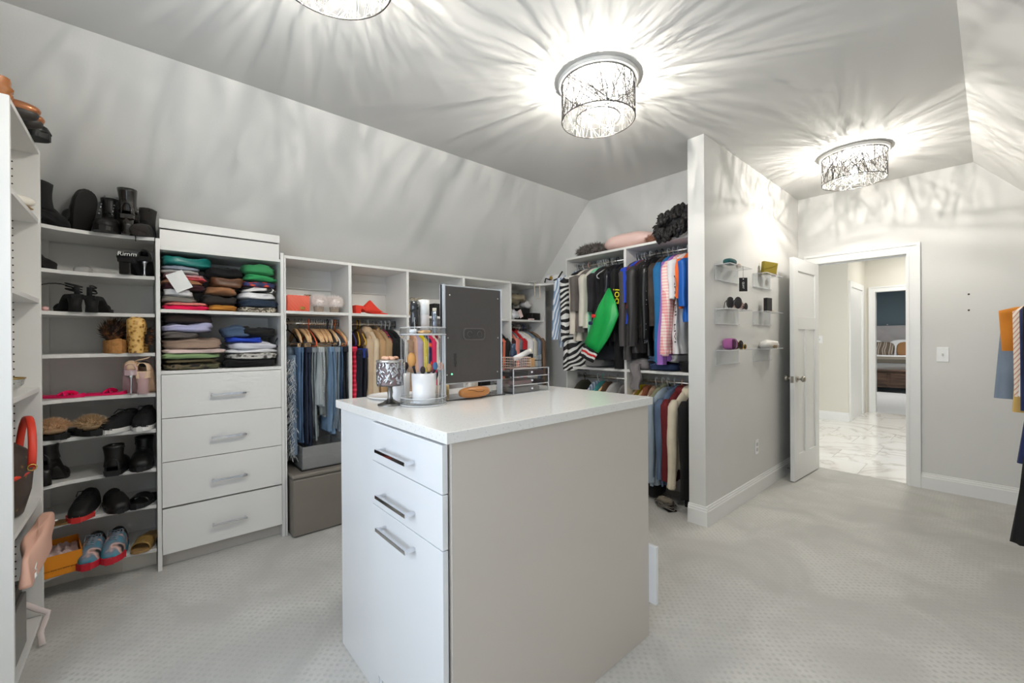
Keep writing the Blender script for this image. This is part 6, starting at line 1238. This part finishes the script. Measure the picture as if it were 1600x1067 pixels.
shades('big black cat-eye sunglasses on the middle left acrylic shelf', XS+.02, 3.225, 1.513, SHINY, .058, .082, R(-35))
fluffy('flower_clip', 'pink and white fabric flower clip on the middle left acrylic shelf', 'hair clip', (XS, 3.345, 1.5135), (.028, .035, .033), mat('floral_cream', (216, 190, 184), .8, var=.5, vs=50), 160, .02, .006, 4)
shades('small dark sunglasses at the right of the middle left acrylic shelf', XS+.01, 3.435, 1.513, mat('tortoise', (64, 52, 44), .2), .036, .052, R(-20))
t = blob('purple_case', 'purple velvet ring case on the bottom left acrylic shelf', 'case', 'case', XS, 3.20, 1.217, (.040, .062, .042), mat('purple_velvet', (150, 84, 136), .9, sheen=.6), .6); MB().ell((.030, -.02, .042), (.014, .030, .036), 14, 10, .7).build('inner_fold', mat('purple_dark', (76, 34, 66), .9), t)
TRT = ramp_mat('tortoiseshell', 'noise', [(.4, (40, 28, 20)), (.55, (96, 68, 34)), (.65, (150, 112, 60))], scale=60, rough=.15, interp='LINEAR')
shades('tortoiseshell sunglasses on the bottom left acrylic shelf', XS+.01, 3.325, 1.217, TRT, .042, .062, R(-25)); shades('gold rimmed small sunglasses at the right of the bottom left acrylic shelf', XS+.01, 3.42, 1.217, mat('brass', (206, 170, 90), .25, 1.), .034, .034, R(-15))
t = thing('olive_pouch', 'olive yellow glasses pouch standing on the top right acrylic shelf', 'pouch', (XS+.01, 3.985, 1.8385), R(-38)); MB().prism([(-.065, 0), (.055, 0), (.07, .095), (-.055, .115)], -.018, .018, 'x').build('pouch_body', mat('olive_suede', (142, 124, 30), .8, sheen=.3), t, bev=.006); MB().tube([(.0195, -.058, .045), (.0195, 0, .055), (.0195, .062, .080)], .0016, 5).build('flap_seam', mat('olive_dark', (110, 96, 20), .8), t)
blob('brown_case', 'small brown case right of the olive pouch', 'case', 'case', XS, 4.13, 1.838, (.02, .045, .016), mat('cocoa', (128, 84, 66), .5))
t = thing('black_box', 'slim black box standing on the middle right acrylic shelf', 'box', (XS, 3.985, 1.5235), R(-8)); MB().box(-.015, .015, -.042, .042, 0, .118).build('box_body', mat('card_black', (30, 28, 28), .5), t, bev=.002)
blob('hair_clip', 'small peach hair clip beside the slim black box', 'hair clip', 'clip', XS, 4.08, 1.523, (.015, .03, .008), mat('beige_case', (196, 160, 132), .6))
blob('earring_pair', 'thin silver earrings at the end of the middle right acrylic shelf', 'earrings', 'earrings', XS, 4.17, 1.523, (.010, .025, .005), STEEL)
blob('white_scarf', 'crumpled white silk scarf on the bottom right acrylic shelf', 'scarf', 'cloth', XS, 4.02, 1.215, (.045, .16, .034), mat('silk_white', (234, 230, 224), .5, bump=.3, bs=20), .8, .02)
shades('amber sunglasses in front of the white silk scarf', XS+.045, 4.02, 1.215, mat('amber_frame', (126, 92, 40), .2), .040, .024, 0, lens=mat('lens_amber', (110, 86, 44), .1))
